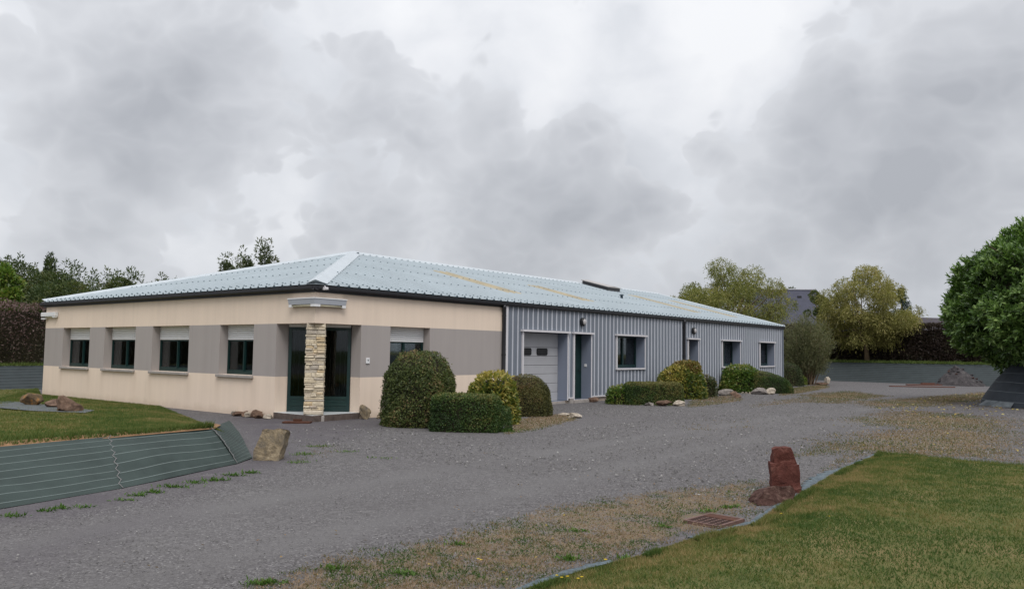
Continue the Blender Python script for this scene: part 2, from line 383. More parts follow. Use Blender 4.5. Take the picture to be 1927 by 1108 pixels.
def leaf_obj(name, parts, mat, parent=None):
    V = []; F = []; T = []; o = 0
    for v, f, t in parts: V.append(v); F.append(f + o); T.append(t); o += len(v)
    me = np_mesh(name, np.concatenate(V), np.concatenate(F), mat, np.concatenate(T))
    return link(bpy.data.objects.new(name, me), parent)
def rv(n): return unit(RNG.normal(size=(n, 3)))

# ---------------------------------------------------------------- ground of the yard
def poly_mask(X, Y, poly, soft):
    """signed-distance mask: 1 inside, falling to 0 over 'soft' metres outside"""
    P = np.array(poly); inside = np.zeros(X.shape, bool); D = np.full(X.shape, 1e9); j = len(P) - 1
    for i in range(len(P)):
        xi, yi = P[i]; xj, yj = P[j]
        c = ((yi > Y) != (yj > Y)) & (X < (xj - xi) * (Y - yi) / (yj - yi + 1e-12) + xi); inside ^= c
        ex, ey = xj - xi, yj - yi; t = np.clip(((X - xi) * ex + (Y - yi) * ey) / (ex * ex + ey * ey + 1e-12), 0, 1)
        D = np.minimum(D, np.hypot(X - xi - t * ex, Y - yi - t * ey)); j = i
    sd_ = np.where(inside, -D, D)
    return np.clip(.5 - sd_ / soft, 0, 1)
g = lambda L: [gp(*p) for p in L]
DRY = [  # (outline of the patch on the yard, softness, strength)
    (g([(440, 1140), (480, 1095), (560, 1062), (700, 1035), (900, 985), (1010, 955), (1200, 925), (1350, 905), (1440, 900), (1470, 925), (1420, 985), (1190, 1052), (1000, 1112), (900, 1140)]), .8, .9),
    (g([(1480, 925), (1560, 870), (1600, 845), (1650, 850), (1560, 895), (1510, 930)]), .6, .8),
    (g([(1480, 860), (1600, 815), (1760, 800), (1927, 815), (1927, 868), (1660, 855), (1600, 850)]), 2.4, 1.1),
    (g([(1560, 790), (1700, 770), (1927, 790), (1927, 815), (1700, 810)]), 3.0, 1.05),
    (g([(1600, 755), (1720, 748), (1860, 738), (1880, 750), (1760, 765), (1640, 768)]), 2.4, 1.1),
    (g([(1500, 742), (1600, 735), (1680, 745), (1600, 760), (1500, 758)]), 2.0, .95),
    (g([(945, 820), (1020, 808), (1092, 790), (1085, 778), (1030, 780), (955, 790)]), .5, 1.0),
    (g([(1290, 768), (1345, 762), (1400, 754), (1390, 742), (1300, 750)]), .5, 1.0),
    (g([(1390, 770), (1500, 760), (1560, 745), (1460, 752)]), 1.8, .85),
    (g([(1465, 746), (1520, 738), (1562, 729), (1555, 722), (1470, 732)]), .5, 1.0),
    (g([(540, 880), (600, 865), (690, 850), (690, 832), (600, 830), (560, 845)]), 1.0, .5),
    (g([(800, 850), (960, 836), (1050, 845), (900, 870)]), 1.4, .35),
    (g([(1200, 800), (1420, 780), (1500, 800), (1300, 830)]), 2.0, .45),
]
DARK = [
    (g([(-200, 1000), (0, 985), (120, 970), (230, 950), (470, 895), (540, 870), (560, 810), (640, 790), (620, 775), (430, 780), (470, 850), (440, 870), (0, 950), (-200, 980)]), .9, 1.0),
    (g([(-200, 1060), (0, 1050), (200, 985), (330, 950), (300, 975), (60, 1060), (-200, 1100)]), 1.0, .6),
    (g([(430, 800), (480, 770), (700, 780), (720, 800), (640, 830), (560, 840)]), .8, .75),
    (g([(1100, 1010), (1260, 960), (1400, 1000), (1200, 1050), (1080, 1090)]), .5, .55),
    (g([(1700, 770), (1840, 750), (1927, 760), (1927, 800), (1780, 790)]), 2.0, .5),
]
TRACK = [(g([(-300, 1100), (120, 1010), (560, 910), (900, 850), (1250, 800), (1560, 765), (1640, 775), (1350, 830), (1000, 900), (640, 990), (300, 1108), (0, 1200)]), 1.6, .38)]
def strip(pts, w):
    P = [Vector((*gp(*q), 0)) for q in pts]; L_, R_ = [], []
    for i, q in enumerate(P):
        d = (P[min(i + 1, len(P) - 1)] - P[max(i - 1, 0)]).normalized(); nn = Vector((-d.y, d.x, 0)) * w
        L_.append((q.x + nn.x, q.y + nn.y)); R_.append((q.x - nn.x, q.y - nn.y))
    return L_ + R_[::-1]
TRACK += [(strip([(-250, 1080), (0, 1030), (300, 972), (640, 915), (900, 872), (1200, 822), (1450, 788), (1640, 768)], .32), .7, .9),
          (strip([(-100, 1180), (100, 1130), (450, 1040), (800, 960), (1100, 892), (1350, 838), (1550, 800), (1680, 782)], .32), .7, .9)]
def masks(X, Y):
    d = np.zeros(X.shape); k = np.zeros(X.shape); t = np.zeros(X.shape)
    for L, a in ((DRY, d), (DARK, k), (TRACK, t)):
        for poly, s, w in L: np.maximum(a, poly_mask(X, Y, poly, s) * w, out=a)
    return d, k, t
def axis(lo, hi, step, far):
    core = np.arange(lo, hi + step / 2, step); out = []; x = hi; s = step
    while x < far: s *= 1.35; x += s; out.append(x)
    out2 = []; x = lo; s = step
    while x > -far: s *= 1.35; x -= s; out2.append(x)
    return np.concatenate([out2[::-1], core, out])
ax = axis(-4, 24, .2, 700); ay = axis(-12, 48, .2, 700)
GX, GY = np.meshgrid(ax, ay); fx, fy = GX.ravel(), GY.ravel()
dm, km, tm = masks(fx, fy)
P3 = np.stack([fx, fy, 0 * fx], 1)
gzv = GZ + (vnoise(P3, .5, 3) - .5) * .03 - tm * .022
_gq = np.array(gp(1344, 977)); gzv -= .035 * np.clip(2.0 - np.hypot(fx - _gq[0], fy - _gq[1]) / .32, 0, 1)
inbld = (fx > -15.3) & (fx < .2) & (fy > -.2) & (fy < 31.4); gzv[inbld] = GZ
V = np.stack([fx, fy, gzv], 1); nx, ny = len(ax), len(ay)
ii = (np.arange(ny - 1)[:, None] * nx + np.arange(nx - 1)[None]).ravel()
F = np.stack([ii, ii + 1, ii + nx + 1, ii + nx], 1)
mt, n, p = material('gravel_yard', .95, .12); v = objco(n)
at = n.n('ShaderNodeAttribute', attribute_name='patch'); spc = n.n('ShaderNodeSeparateColor'); n.l(at.outputs['Color'], spc.inputs[0])
dry, drk, trk = spc.outputs
vo = n.n('ShaderNodeTexVoronoi'); vo.inputs['Scale'].default_value = 60; n.l(v, vo.inputs['Vector'])
vs = n.n('ShaderNodeSeparateColor'); n.l(vo.outputs['Color'], vs.inputs[0])
vo2 = n.n('ShaderNodeTexVoronoi'); vo2.inputs['Scale'].default_value = 17; n.l(v, vo2.inputs['Vector'])
vs2 = n.n('ShaderNodeSeparateColor'); n.l(vo2.outputs['Color'], vs2.inputs[0])
stone = n.ramp(vs.outputs[0], [(0, (.068, .063, .065)), (.55, (.120, .113, .115)), (.93, (.168, .160, .160)), (1, (.30, .29, .285))])
stone2 = n.ramp(vs2.outputs[1], [(0, (.066, .061, .062)), (.6, (.120, .113, .113)), (1, (.19, .182, .18))])
bigv = n.noise(v, .45, 5, .6)
grav = n.mix(n.math('MULTIPLY', n.mapr(n.noise(v, 2.2, 4, .6), .42, .62), .45), stone, stone2)
fine = n.ramp(n.noise(v, 95, 4, .8), [(.28, (.088, .083, .084)), (.5, (.140, .134, .134)), (.72, (.200, .193, .191))])
grav = n.mix(n.math('MULTIPLY', trk, n.mapr(bigv, .3, .65, .7, 1.0)), grav, fine)
darkc = n.ramp(n.noise(v, 60, 4, .7), [(.3, (.060, .054, .062)), (.6, (.105, .094, .104)), (.75, (.16, .148, .155))])
grav = n.mix(n.math('MULTIPLY', drk, n.mapr(n.noise(v, 1.6, 5, .65), .32, .55, .25, .95)), grav, darkc)
grav = n.mix(n.mapr(bigv, .3, .7, .25, 0), grav, (.092, .085, .087))
thatch = n.ramp(n.noise(v, 38, 5, .7), [(.28, (.075, .062, .045)), (.42, (.140, .104, .070)), (.52, (.225, .155, .105)), (.60, (.105, .120, .045)), (.72, (.21, .155, .105))])
dn = n.math('ADD', n.math('MULTIPLY', n.noise(v, 3.2, 6, .68), 1.0), n.math('MULTIPLY', n.noise(v, 19, 4, .7), .55))
dmask = n.mapr(n.math('ADD', dn, n.math('MULTIPLY', dry, .85)), 1.26, 1.66)
dmask = n.math('MULTIPLY', dmask, n.mapr(dry, .02, .25))
colr = n.mix(n.math('MULTIPLY', dmask, .85), grav, thatch)
# worn field green far away from the yard
farv = n.vmath('LENGTH', n.vmath('SUBTRACT', v, (0, 15, 0)), out=1)
colr = n.mix(n.mapr(farv, 75, 95), colr, (.06, .085, .03))
n.l(colr, p.inputs['Base Color'])
h = n.math('ADD', n.math('MULTIPLY', vo.outputs['Distance'], -1.0), n.math('MULTIPLY', n.noise(v, 9, 4, .6), .8))
bump(n, p, h, .6, .009)
M['gravel'] = mt
me = np_mesh('gravel_yard', V, F, mt, smooth=True)
ca = me.attributes.new('patch', 'FLOAT_COLOR', 'POINT')
ca.data.foreach_set('color', np.stack([dm, km, tm, np.ones_like(dm)], 1).astype(np.float32).ravel())
tag(link(bpy.data.objects.new('gravel_yard', me)), kind='structure')

# ---------------------------------------------------------------- lawns
def lawnmat(name, soil):
    mt, n, p = material(name, .95, .08); v = objco(n)
    a = n.noise(v, 1.3, 5, .62); f = n.noise(v, 30, 5, .72)
    k = n.math('ADD', n.math('MULTIPLY', a, .6), n.math('MULTIPLY', f, .4))
    c = n.ramp(k, [(.33, (.070, .085, .030)), (.46, (.112, .120, .042)), (.56, (.165, .142, .060)), (.68, (.24, .175, .092))])
    n.l(c, p.inputs['Base Color']); bump(n, p, f, .8, .03); return mt
M['lawn'] = lawnmat('lawn', 0)
def grid_obj(name, fn, nu, nv, mat, smooth=True, uv=None, parent=None):
    U, Vv = np.meshgrid(np.linspace(0, 1, nu), np.linspace(0, 1, nv)); P = fn(U.ravel(), Vv.ravel())
    ii = (np.arange(nv - 1)[:, None] * nu + np.arange(nu - 1)[None]).ravel(); F = np.stack([ii, ii + 1, ii + nu + 1, ii + nu], 1)
    me = np_mesh(name, P, F, mat, smooth=smooth)
    if uv is not None:
        a = me.attributes.new('along', 'FLOAT', 'POINT'); a.data.foreach_set('value', uv(U.ravel(), Vv.ravel()).astype(np.float32))
    return link(bpy.data.objects.new(name, me), parent)
def polyline(pts):
    P = np.array(pts, float); d = np.r_[0, np.cumsum(np.linalg.norm(np.diff(P, axis=0), axis=1))]; d /= d[-1]
    return lambda s: np.stack([np.interp(s, d, P[:, k]) for k in range(P.shape[1])], 1)
T2 = (*gp(397, 806, .40), .40); T1 = (*gp(205, 823, .40), .40); T0 = (*gp(0, 840, .40), .40); TM = (*gp(-260, 866, .40), .40)
B2 = (*gp(446, 873), GZ); B1 = (*gp(228, 920), GZ); B0 = (*gp(0, 957), GZ); BM = (*gp(-260, 1003), GZ)
BR = (*gp(475, 862), GZ); T3 = (*gp(432, 792, .02), .02)
Le = polyline([T2, T1, T0, TM, (T0[0] + .9, -14.5, .4)])
Lb = polyline([(2.6, -3.75, GZ), (-1.0, -2.2, GZ), (-5.0, -.75, GZ), (-7.0, -.02, GZ), (-15.2, -.02, GZ), (-19.6, 1.6, GZ), (-20.2, -9, GZ), (-20.5, -16, GZ)])
def lawn_left(s, t):
    A, Bq = Le(s), Lb(s); P = A + (Bq - A) * t[:, None]
    prof = (1 - t) ** .9; P[:, 2] = GZ + .015 + (.40 - GZ) * prof - .012 * (t < .001)
    P[:, 2] += (vnoise(P, .8, 3) - .5) * .05 * np.sin(np.pi * np.clip(t, 0, 1)); return P
tag(grid_obj('lawn_slope', lawn_left, 90, 50, M['lawn']), kind='structure')
Re = polyline([gp(880, 1150), gp(1000, 1106), gp(1100, 1074), gp(1190, 1051), gp(1300, 1016), gp(1420, 986), (12.27, -3.0), gp(1508, 930), gp(1562, 896), gp(1610, 873), gp(1652, 856)])
def lawn_right(s, t):
    yb = -26 + t * 26
    e = Re(np.linspace(0, 1, 200)); e = np.vstack([[12.2, -30], e])
    far = 2.95 - .10 * 26 * s ** 1.6; low = -26.0
    tt = t; y = low + (far - low) * tt
    xb = np.interp(np.minimum(y, 2.7), e[:, 1], e[:, 0]) + .02
    x = xb + 26 * s ** 1.6
    dist = np.minimum(x - xb, np.maximum(far - y, 0) * 1.2)
    q = np.clip(dist / .9, 0, 1); z = GZ + .004 + (.11) * (q * q * (3 - 2 * q)) ** .7
    P = np.stack([x, y, z], 1); P[:, 2] += (vnoise(P, .9, 3) - .5) * .07 * q; return P
tag(grid_obj('lawn', lawn_right, 120, 160, M['lawn']), kind='structure')

# ---------------------------------------------------------------- mats, banks behind
def matmat(name, base, line, period, width):
    mt, n, p = material(name, .75, .2); v = objco(n)
    at = n.n('ShaderNodeAttribute', attribute_name='along')
    fr = n.math('FRACT', n.math('ADD', n.math('DIVIDE', at.outputs['Fac'], period), .45))
    ln = n.math('LESS_THAN', fr, width)
    a = n.noise(v, 2.2, 5, .6); f = n.noise(v, 140, 2, .6)
    c = n.ramp(n.math('ADD', n.math('MULTIPLY', a, .7), n.math('MULTIPLY', f, .3)), [(.3, tuple(x * .72 for x in base)), (.7, tuple(x * 1.25 for x in base))])
    n.l(n.mix(ln, c, line), p.inputs['Base Color']); bump(n, p, f, .5, .004); return mt
M['mat'] = matmat('woven_weed_mat', (.038, .053, .049), (.15, .178, .172), .172, .05)
M['matfar'] = matmat('woven_weed_mat_far', (.029, .036, .038), (.058, .070, .072), .25, .16)
def quadmat(p00, p10, p11, p01, nu, nv, bulge, along_v=True, scale=1.0):
    A = [np.array(q) for q in (p00, p10, p11, p01)]
    L = np.linalg.norm(A[3] - A[0]) * .5 + np.linalg.norm(A[2] - A[1]) * .5
    def fn(u, t):
        P = ((A[0][None] * (1 - u)[:, None] + A[1][None] * u[:, None]) * (1 - t)[:, None] + (A[3][None] * (1 - u)[:, None] + A[2][None] * u[:, None]) * t[:, None])
        w = np.sin(np.pi * t) * bulge
        P[:, 2] += w + (vnoise(P, 1.1, 3) - .5) * .09 * np.sin(np.pi * np.clip(t, .02, .98)) + .012
        return P
    return fn, (lambda u, t: t * L)
for (nm, quad, lab, bg) in (
    ('weed_mat', (B1, BM, TM, T1), 'green woven ground mat with white stripes, left of the laced seam, below the lawn', .03),
    ('weed_mat', (B2, B1, T1, T2), 'striped green ground mat between the laced seam and the folded corner', .03),
    ('weed_mat', (BR, B2, T2, T3), 'small folded end of the green mat facing the ochre boulder, stripes curving', .05)):
    fn, al = quadmat(*quad, 40, 24, bg)
    o = grid_obj(nm, fn, 44, 26, M['mat'], uv=al); tag(o, lab, 'ground mat', 'striped mats on the slope below the lawn')
# laced seams where the mats meet
def ribbon(name, pts, w, mat, parent=None, z=.03, zig=False):
    mb = MB(); P = [Vector(q) for q in pts]
    for i in range(len(P) - 1):
        d = (P[i + 1] - P[i]).normalized(); sdv = d.cross(Vector((0, 0, 1))).normalized() * w
        a, c = P[i], P[i + 1]
        if zig:
            n_ = max(2, int((c - a).length / .09))
            for k in range(n_):
                q0 = a.lerp(c, k / n_); q1 = a.lerp(c, (k + 1) / n_)
                s0 = sdv * (1 if k % 2 else -1)
                mb.tube([tuple(q0 - s0 + Vector((0, 0, z * .6))), tuple(q1 + s0 + Vector((0, 0, z)))], [.004, .004], 4)
        else:
            mb.face([a - sdv + Vector((0, 0, z)), a + sdv + Vector((0, 0, z)), c + sdv + Vector((0, 0, z)), c - sdv + Vector((0, 0, z))])
    return mb.obj(name, mat, parent)
M['lace'] = paint('lacing_cord', (.20, .19, .19), .8, .2, 20)
def seam(a, bq, k, bulge):
    return [tuple(Vector(a).lerp(Vector(bq), i / k) + Vector((0, 0, math.sin(math.pi * i / k) * bulge))) for i in range(k + 1)]
tag(ribbon('mat_lacing', seam(B1, T1, 8, .02), .022, M['lace'], zig=True), 'zigzag cord lacing the two striped mats together', 'cord', 'cord seams of the mats')
tag(ribbon('mat_lacing', seam(B2, T2, 6, .05), .010, M['lace'], zig=True), 'thin cord seam along the fold of the mat corner', 'cord', 'cord seams of the mats')
# bare earth lip along the top of the mat
M['earth'] = paint('orange_earth', (.23, .135, .075), .95, .3, 8, .1, 60, .01)
mb = MB(); Lt = polyline([(T2[0] + (T3[0] - T2[0]) * .3, T2[1] + (T3[1] - T2[1]) * .3, T2[2] - .1), T2, T1, T0, TM])
ss = np.linspace(0, 1, 70); Pl = Lt(ss)
for i in range(len(ss) - 1):
    a, c = Vector(Pl[i]), Vector(Pl[i + 1]); d = (c - a).normalized(); nrm = d.cross(Vector((0, 0, 1))).normalized()
    w0 = .12 + .07 * rnd.random(); k0 = (Vector((0, 0, .03)))
    if i == 0: wl = w0
    mb.face([a - nrm * .05 + Vector((0, 0, .0)), a + nrm * wl + Vector((0, 0, .045)), c + nrm * w0 + Vector((0, 0, .045)), c - nrm * .05]); wl = w0
lip = mb.obj('bare_earth', M['earth'], recalc=False); tag(lip, kind='structure')

def bank(name, line, prof, mats, nu):
    """line: two ground points; prof: [(inward offset, z)]; returns terrain sheets"""
    a, c = Vector(line[0]), Vector(line[1]); d = (c - a).normalized(); nr = Vector((-d.y, d.x, 0))
    return lambda s, off, z: (a + d * ((c - a).length * s) + nr * off)
RB0 = Vector((-40, 45.2 + .16 * 40 - .27, 0)); RB1 = Vector((70, 45.2 - .16 * 70 - .27, 0))
LB0 = Vector((-17.6, -30, 0)); LB1 = Vector((-21.0, 55, 0))
def bank_sheet(name, A, Bp, side, prof, mat, nu, struct=True, label=None, group=None):
    A, Bp = np.array(A), np.array(Bp); d = (Bp - A) / np.linalg.norm(Bp - A); nr = np.array([-d[1], d[0], 0]) * side
    pr = np.array(prof); dl = np.r_[0, np.cumsum(np.linalg.norm(np.diff(pr, axis=0), axis=1))]; L = dl[-1]
    def fn(s, t):
        o = np.interp(t * L, dl, pr[:, 0]); z = np.interp(t * L, dl, pr[:, 1])
        P = A[None] + (Bp - A)[None] * s[:, None] + nr[None] * o[:, None]; P[:, 2] = z
        P[:, 2] += (vnoise(P, .35, 3) - .5) * .10 * np.clip(np.sin(np.pi * t), 0, 1); return P
    o = grid_obj(name, fn, nu, 14, mat, uv=lambda s, t: t * L)
    if struct: tag(o, kind='structure')
    else: tag(o, label, 'ground mat', group)
    return o
bank_sheet('weed_mat', RB0, RB1, 1, [(0, GZ - .02), (2.5, 1.18)], M['matfar'], 120, False, 'long grey-green mat covering the bank below the purple hedge right of the building', 'mats on the far banks')
bank_sheet('bank_top', RB0, RB1, 1, [(2.5, 1.17), (3.0, 1.20), (9, 1.28), (60, 1.3)], M['lawn'], 80)
bank_sheet('weed_mat', LB0, LB1, 1, [(0, GZ - .02), (1.9, .80)], M['matfar'], 120, False, 'grey-green mat over the bank beyond the left end of the building', 'mats on the far banks')
bank_sheet('bank_top', LB0, LB1, 1, [(1.9, .79), (2.3, .82), (8, .88), (60, .9)], M['lawn'], 80)

# ---------------------------------------------------------------- the building
BLD = thing('business_building', 'long single-storey building with cream and grey front, blue-grey metal side and pale blue hipped roof', 'building', (0, 0, 0))
LA, LB_ = 15.138, 31.16
HE = 3.05; TH = .37; ZB0, ZB1 = .93, 2.25
fA = lambda a, o, z: (a, -o, z)            # front wall: a = x, o = outward
fB = lambda a, o, z: (o, a, z)             # side wall:  a = y
def wall_grid(name, f, a0, a1, z0, z1, opens, th, zsplits, outmat, revmat, inmat, mats, asplits=()):
    A = sorted(set([a0, a1] + [x for o in opens for x in o[:2]] + list(asplits))); Z = sorted(set([z0, z1] + [x for o in opens for x in o[2:4]] + list(zsplits)))
    A = [x for x in A if a0 <= x <= a1]; Z = [x for x in Z if z0 <= x <= z1]
    mb = MB(f); hole = {}
    def isop(i, j):
        if i < 0 or j < 0 or i >= len(A) - 1 or j >= len(Z) - 1: return None
        ac, zc = (A[i] + A[i + 1]) / 2, (Z[j] + Z[j + 1]) / 2
        return any(o[0] < ac < o[1] and o[2] < zc < o[3] for o in opens)
    for i in range(len(A) - 1):
        for j in range(len(Z) - 1):
            x0, x1, y0, y1 = A[i], A[i + 1], Z[j], Z[j + 1]; zc = (y0 + y1) / 2; acn = (x0 + x1) / 2
            if isop(i, j):
                continue
            mb.face([(x0, 0, y0), (x1, 0, y0), (x1, 0, y1), (x0, 0, y1)], outmat(acn, zc))
            mb.face([(x0, -th, y0), (x0, -th, y1), (x1, -th, y1), (x1, -th, y0)], inmat)
            for (di, dj, pa, pb) in ((-1, 0, (x0, y0), (x0, y1)), (1, 0, (x1, y1), (x1, y0)), (0, -1, (x1, y0), (x0, y0)), (0, 1, (x0, y1), (x1, y1))):
                s_ = isop(i + di, j + dj)
                if s_ or (s_ is None and di == 0):
                    mb.face([(pa[0], 0, pa[1]), (pb[0], 0, pb[1]), (pb[0], -th, pb[1]), (pa[0], -th, pa[1])], revmat(acn, zc))
    return mb.obj(name, mats, BLD, recalc=False)
WINS_A = [(-13.676, -11.686), (-10.647, -8.649), (-7.626, -5.591), (-4.039, -2.484)]
WIN_B = (2.452, 3.937)
opA = [(a, c, ZB0, ZB1) for a, c in WINS_A] + [(-1.508, 0, .05, ZB1)]
opB = [(WIN_B[0], WIN_B[1], ZB0, ZB1), (0, 1.452, .05, ZB1)]
MET = [(8.10, 10.55, -.02, 2.27), (11.0, 12.03, 0.0, 2.27), (13.84, 15.91, 1.06, 2.27), (19.78, 20.71, 0.0, 2.25), (23.31, 25.32, 1.06, 2.25), (27.92, 29.87, 1.06, 2.25)]
band = lambda a, z: 1 if ZB0 < z < ZB1 else 0
bandB = lambda a, z: (1 if ZB0 < z < ZB1 else 0) if a < 7.2 else 2
mats3 = [M['cream'], M['grey'], M['plinth'], M['inside'], M['liner']]
wallA = wall_grid('front_wall', fA, -LA, 0, GZ - .1, HE + .1, opA, TH, (ZB0, ZB1), band, band, 3, mats3)
wallB = wall_grid('side_wall', fB, 0, LB_, GZ - .1, HE + .1, opB + MET, TH, (ZB0, ZB1), bandB, lambda a, z: bandB(a, z) if a < 7.2 else 4, 3, mats3, (7.2,))
mb = MB(); mb.box(-LA, -LA + TH, TH, LB_, GZ - .1, HE + .1); mb.box(-LA + TH, -TH, LB_ - TH, LB_, GZ - .1, HE + .1)
mb.obj('rear_wall', M['cream'], BLD)
mb = MB(); mb.box(-LA + TH, -TH - .01, TH, LB_ - TH, GZ + .02, GZ + .06); mb.box(-LA + .4, -.4, 6.7, 6.8, GZ + .06, HE)
mb.box(-5.0, -4.9, TH, 6.7, GZ + .06, HE); mb.box(-LA + .4, -.4, 17, 17.1, GZ + .06, HE); mb.box(-LA + TH + .01, -TH - .01, TH + .01, LB_ - TH - .01, HE + .02, HE + .06)
mb.obj('interior', M['inside'], BLD)

# front-type windows: frame, roller shutter, panes, sill
def front_window(f, a0, a1, blind=True):
    mb = MB(f); o0, o1 = -.31, -.25; zb, zt = ZB0 + .002, ZB1
    mb.box(a0 + .002, a0 + .04, o0, o1, zb, zt - .3); mb.box(a1 - .04, a1 - .002, o0, o1, zb, zt - .3)
    mb.box(a0 + .04, a1 - .04, o0, o1, zb, zb + .08); mb.box(a0 + .04, a1 - .04, o0, o1, 1.84, 1.93)
    mid = (a0 + a1) / 2
    mb.box(mid - .025, mid + .025, o0, o1 + .012, zb + .08, 1.84)
    w = mb.obj('window', M['green'], BLD)
    for s in (0, 1):
        x0, x1 = (a0 + .04, mid - .025) if s == 0 else (mid + .025, a1 - .04)
        m2 = MB(f)
        for (p0, p1, q0, q1) in ((x0, x0 + .022, zb + .08, 1.84), (x1 - .022, x1, zb + .08, 1.84), (x0 + .022, x1 - .022, zb + .08, zb + .12), (x0 + .022, x1 - .022, 1.81, 1.84)):
            m2.box(p0, p1, o0 + .01, o1 - .012, q0, q1)
        m2.obj('sash', M['green'], w)
        m3 = MB(f); m3.box(x0 + .022, x1 - .022, -.285, -.279, zb + .12, 1.81); m3.obj('pane', M['glass'], w)
    m4 = MB(f); k = 7; z0 = 1.85
    for i in range(k):
        za = z0 + i * (zt - z0) / k; zc = z0 + (i + 1) * (zt - z0) / k - .004
        zm = (za + zc) / 2
        m4.prism(None, [[(a, -.245, za), (a, -.236, za + .004), (a, -.232, zm), (a, -.236, zc - .004), (a, -.245, zc)] for a in (a0 + .012, a1 - .012)])
    m4.obj('roller_shutter', M['shutter'], w)
    m5 = MB(f); m5.box(a0 - .05, a1 + .05, -.24, .075, ZB0 - .075, ZB0 - .001)
    m5.obj('sill', M['conc'], w, bev=.01)
    if blind:
        m6 = MB(f); nfold = 18; x0, x1 = a0 + .1, a0 + .1 + (a1 - a0) * .42
        for i in range(nfold):
            xa, xb = x0 + (x1 - x0) * i / nfold, x0 + (x1 - x0) * (i + 1) / nfold
            oa, ob = (-.42, -.45) if i % 2 else (-.45, -.42)
            m6.face([(xa, oa, 1.0), (xb, ob, 1.0), (xb, ob, 2.0), (xa, oa, 2.0)])
        m6.obj('curtain', M['blind'], w)
    return w
for a0, a1 in WINS_A: front_window(fA, a0, a1)
w = front_window(fB, *WIN_B, blind=False)

# entrance: set-back diagonal screen behind the stone pillar
D0 = Vector((-1.508, .37, 0)); D1 = Vector((-.37, 1.452, 0)); DT = (D1 - D0).normalized(); DN = Vector((DT.y, -DT.x, 0)); DLn = (D1 - D0).length
fD = lambda a, o, z: tuple(D0 + DT * a + DN * o + Vector((0, 0, z)))
mb = MB(); z0, z1 = GZ, .052
poly = [(-1.508, -.015), (.015, -.015), (.015, 1.452), (-.37, 1.452), (-1.508, .37)]
mb.face([(x, y, z1) for x, y in poly]); 
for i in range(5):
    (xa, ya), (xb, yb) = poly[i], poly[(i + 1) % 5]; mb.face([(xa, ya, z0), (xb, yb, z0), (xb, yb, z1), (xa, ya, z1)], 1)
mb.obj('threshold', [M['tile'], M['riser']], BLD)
mb = MB(); mb.face([(x, y, ZB1 - .004) for x, y in [(-1.506, .002), (-.002, .002), (-.002, 1.45), (-.37, 1.45), (-1.506, .37)]]); mb.obj('soffit', M['cream'], BLD)
for s in (0, 1):
    a0, a1 = (.01, DLn / 2 - .005) if s == 0 else (DLn / 2 + .005, DLn - .01)
    mb = MB(fD); zt = ZB1 - .07
    mb.box(a0, a0 + .075, -.03, .03, .055, zt); mb.box(a1 - .075, a1, -.03, .03, .055, zt); mb.box(a0 + .075, a1 - .075, -.03, .03, zt - .08, zt)
    mb.box(a0 + .075, a1 - .075, -.03, .03, .055, .12)
    d = mb.obj('entrance_door', M['green'], BLD)
    m2 = MB(fD)
    for i in range(4): m2.box(a0 + .075, a1 - .075, -.015, .012 + (.01 if i % 2 else 0), .12 + i * .08, .12 + (i + 1) * .08 - .004)
    m2.obj('kick_panel', M['doorgreen'], d)
    m3 = MB(fD); m3.box(a0 + .075, a1 - .075, -.004, .004, .445, zt - .08); m3.obj('pane', M['glass'], d)
    for i in range(5):
        x = a0 + .075 + (a1 - a0 - .15) * (i + .5) / 5
        m4 = MB(fD); m4.box(x - .009, x + .009, -.05, -.03, .445, zt - .08); m4.obj('bar', M['green'], d)
    m5 = MB(fD); xh = a1 - .055 if s == 0 else a0 + .03
    m5.box(xh, xh + .022, .03, .085, 1.0, 1.03); m5.box(xh - .05 + .025 * s, xh + .06, .075, .095, 1.0, 1.025); m5.obj('handle', M['black'], d)
mb = MB(fD); mb.box(.01, DLn - .01, -.04, .06, ZB1 - .068, ZB1 - .006); mb.obj('door_header', M['shutter'], BLD)

# pillar: every stone its own piece
PILC = Vector((-.15, .15, 0)); PT_ = Vector((1, 1, 0)).normalized(); PN_ = Vector((1, -1, 0)).normalized()
fP = lambda a, o, z: tuple(PILC + PT_ * a + PN_ * o + Vector((0, 0, z)))
mb = MB(fP); mb.box(-.185, .185, -.30, -.02, .05, ZB1 - .002); pil = mb.obj('stone_pillar', M['mortar'], BLD)
mb = MB(fP); mb.box(-.20, .26, -.32, .04, GZ - .05, .035); mb.obj('pillar_base', M['conc'], pil, bev=.015)
def stone(name, f, a0, a1, o0, o1, z0, z1, mat, parent, r=rnd):
    mb = MB(f); j = lambda s: (r.random() - .5) * s
    h = min(z1 - z0, a1 - a0); bv = h * .26; mid = o1 + j(.02)
    back = [(a0, o0, z0), (a1, o0, z0), (a1, o0, z1), (a0, o0, z1)]
    rim = [(a0 + j(.008), o1 - bv * .6, z0 + j(.006)), (a1 + j(.008), o1 - bv * .6, z0 + j(.006)), (a1 + j(.008), o1 - bv * .6, z1 + j(.006)), (a0 + j(.008), o1 - bv * .6, z1 + j(.006))]
    fr = [(a0 + bv, mid + j(.014), z0 + bv), (a1 - bv, mid + j(.014), z0 + bv), (a1 - bv, mid + j(.014), z1 - bv), (a0 + bv, mid + j(.014), z1 - bv)]
    R_ = [[mb.pt(q) for q in ring] for ring in (back, rim, fr)]
    for A_, B_ in zip(R_, R_[1:]):
        for k in range(4): mb.q.append([A_[k], A_[(k + 1) % 4], B_[(k + 1) % 4], B_[k]]); mb.mi.append(0)
    mb.q.append(R_[2]); mb.q.append(R_[0][::-1]); mb.mi += [0, 0]
    return mb.obj(name, mat, parent)
z = .055
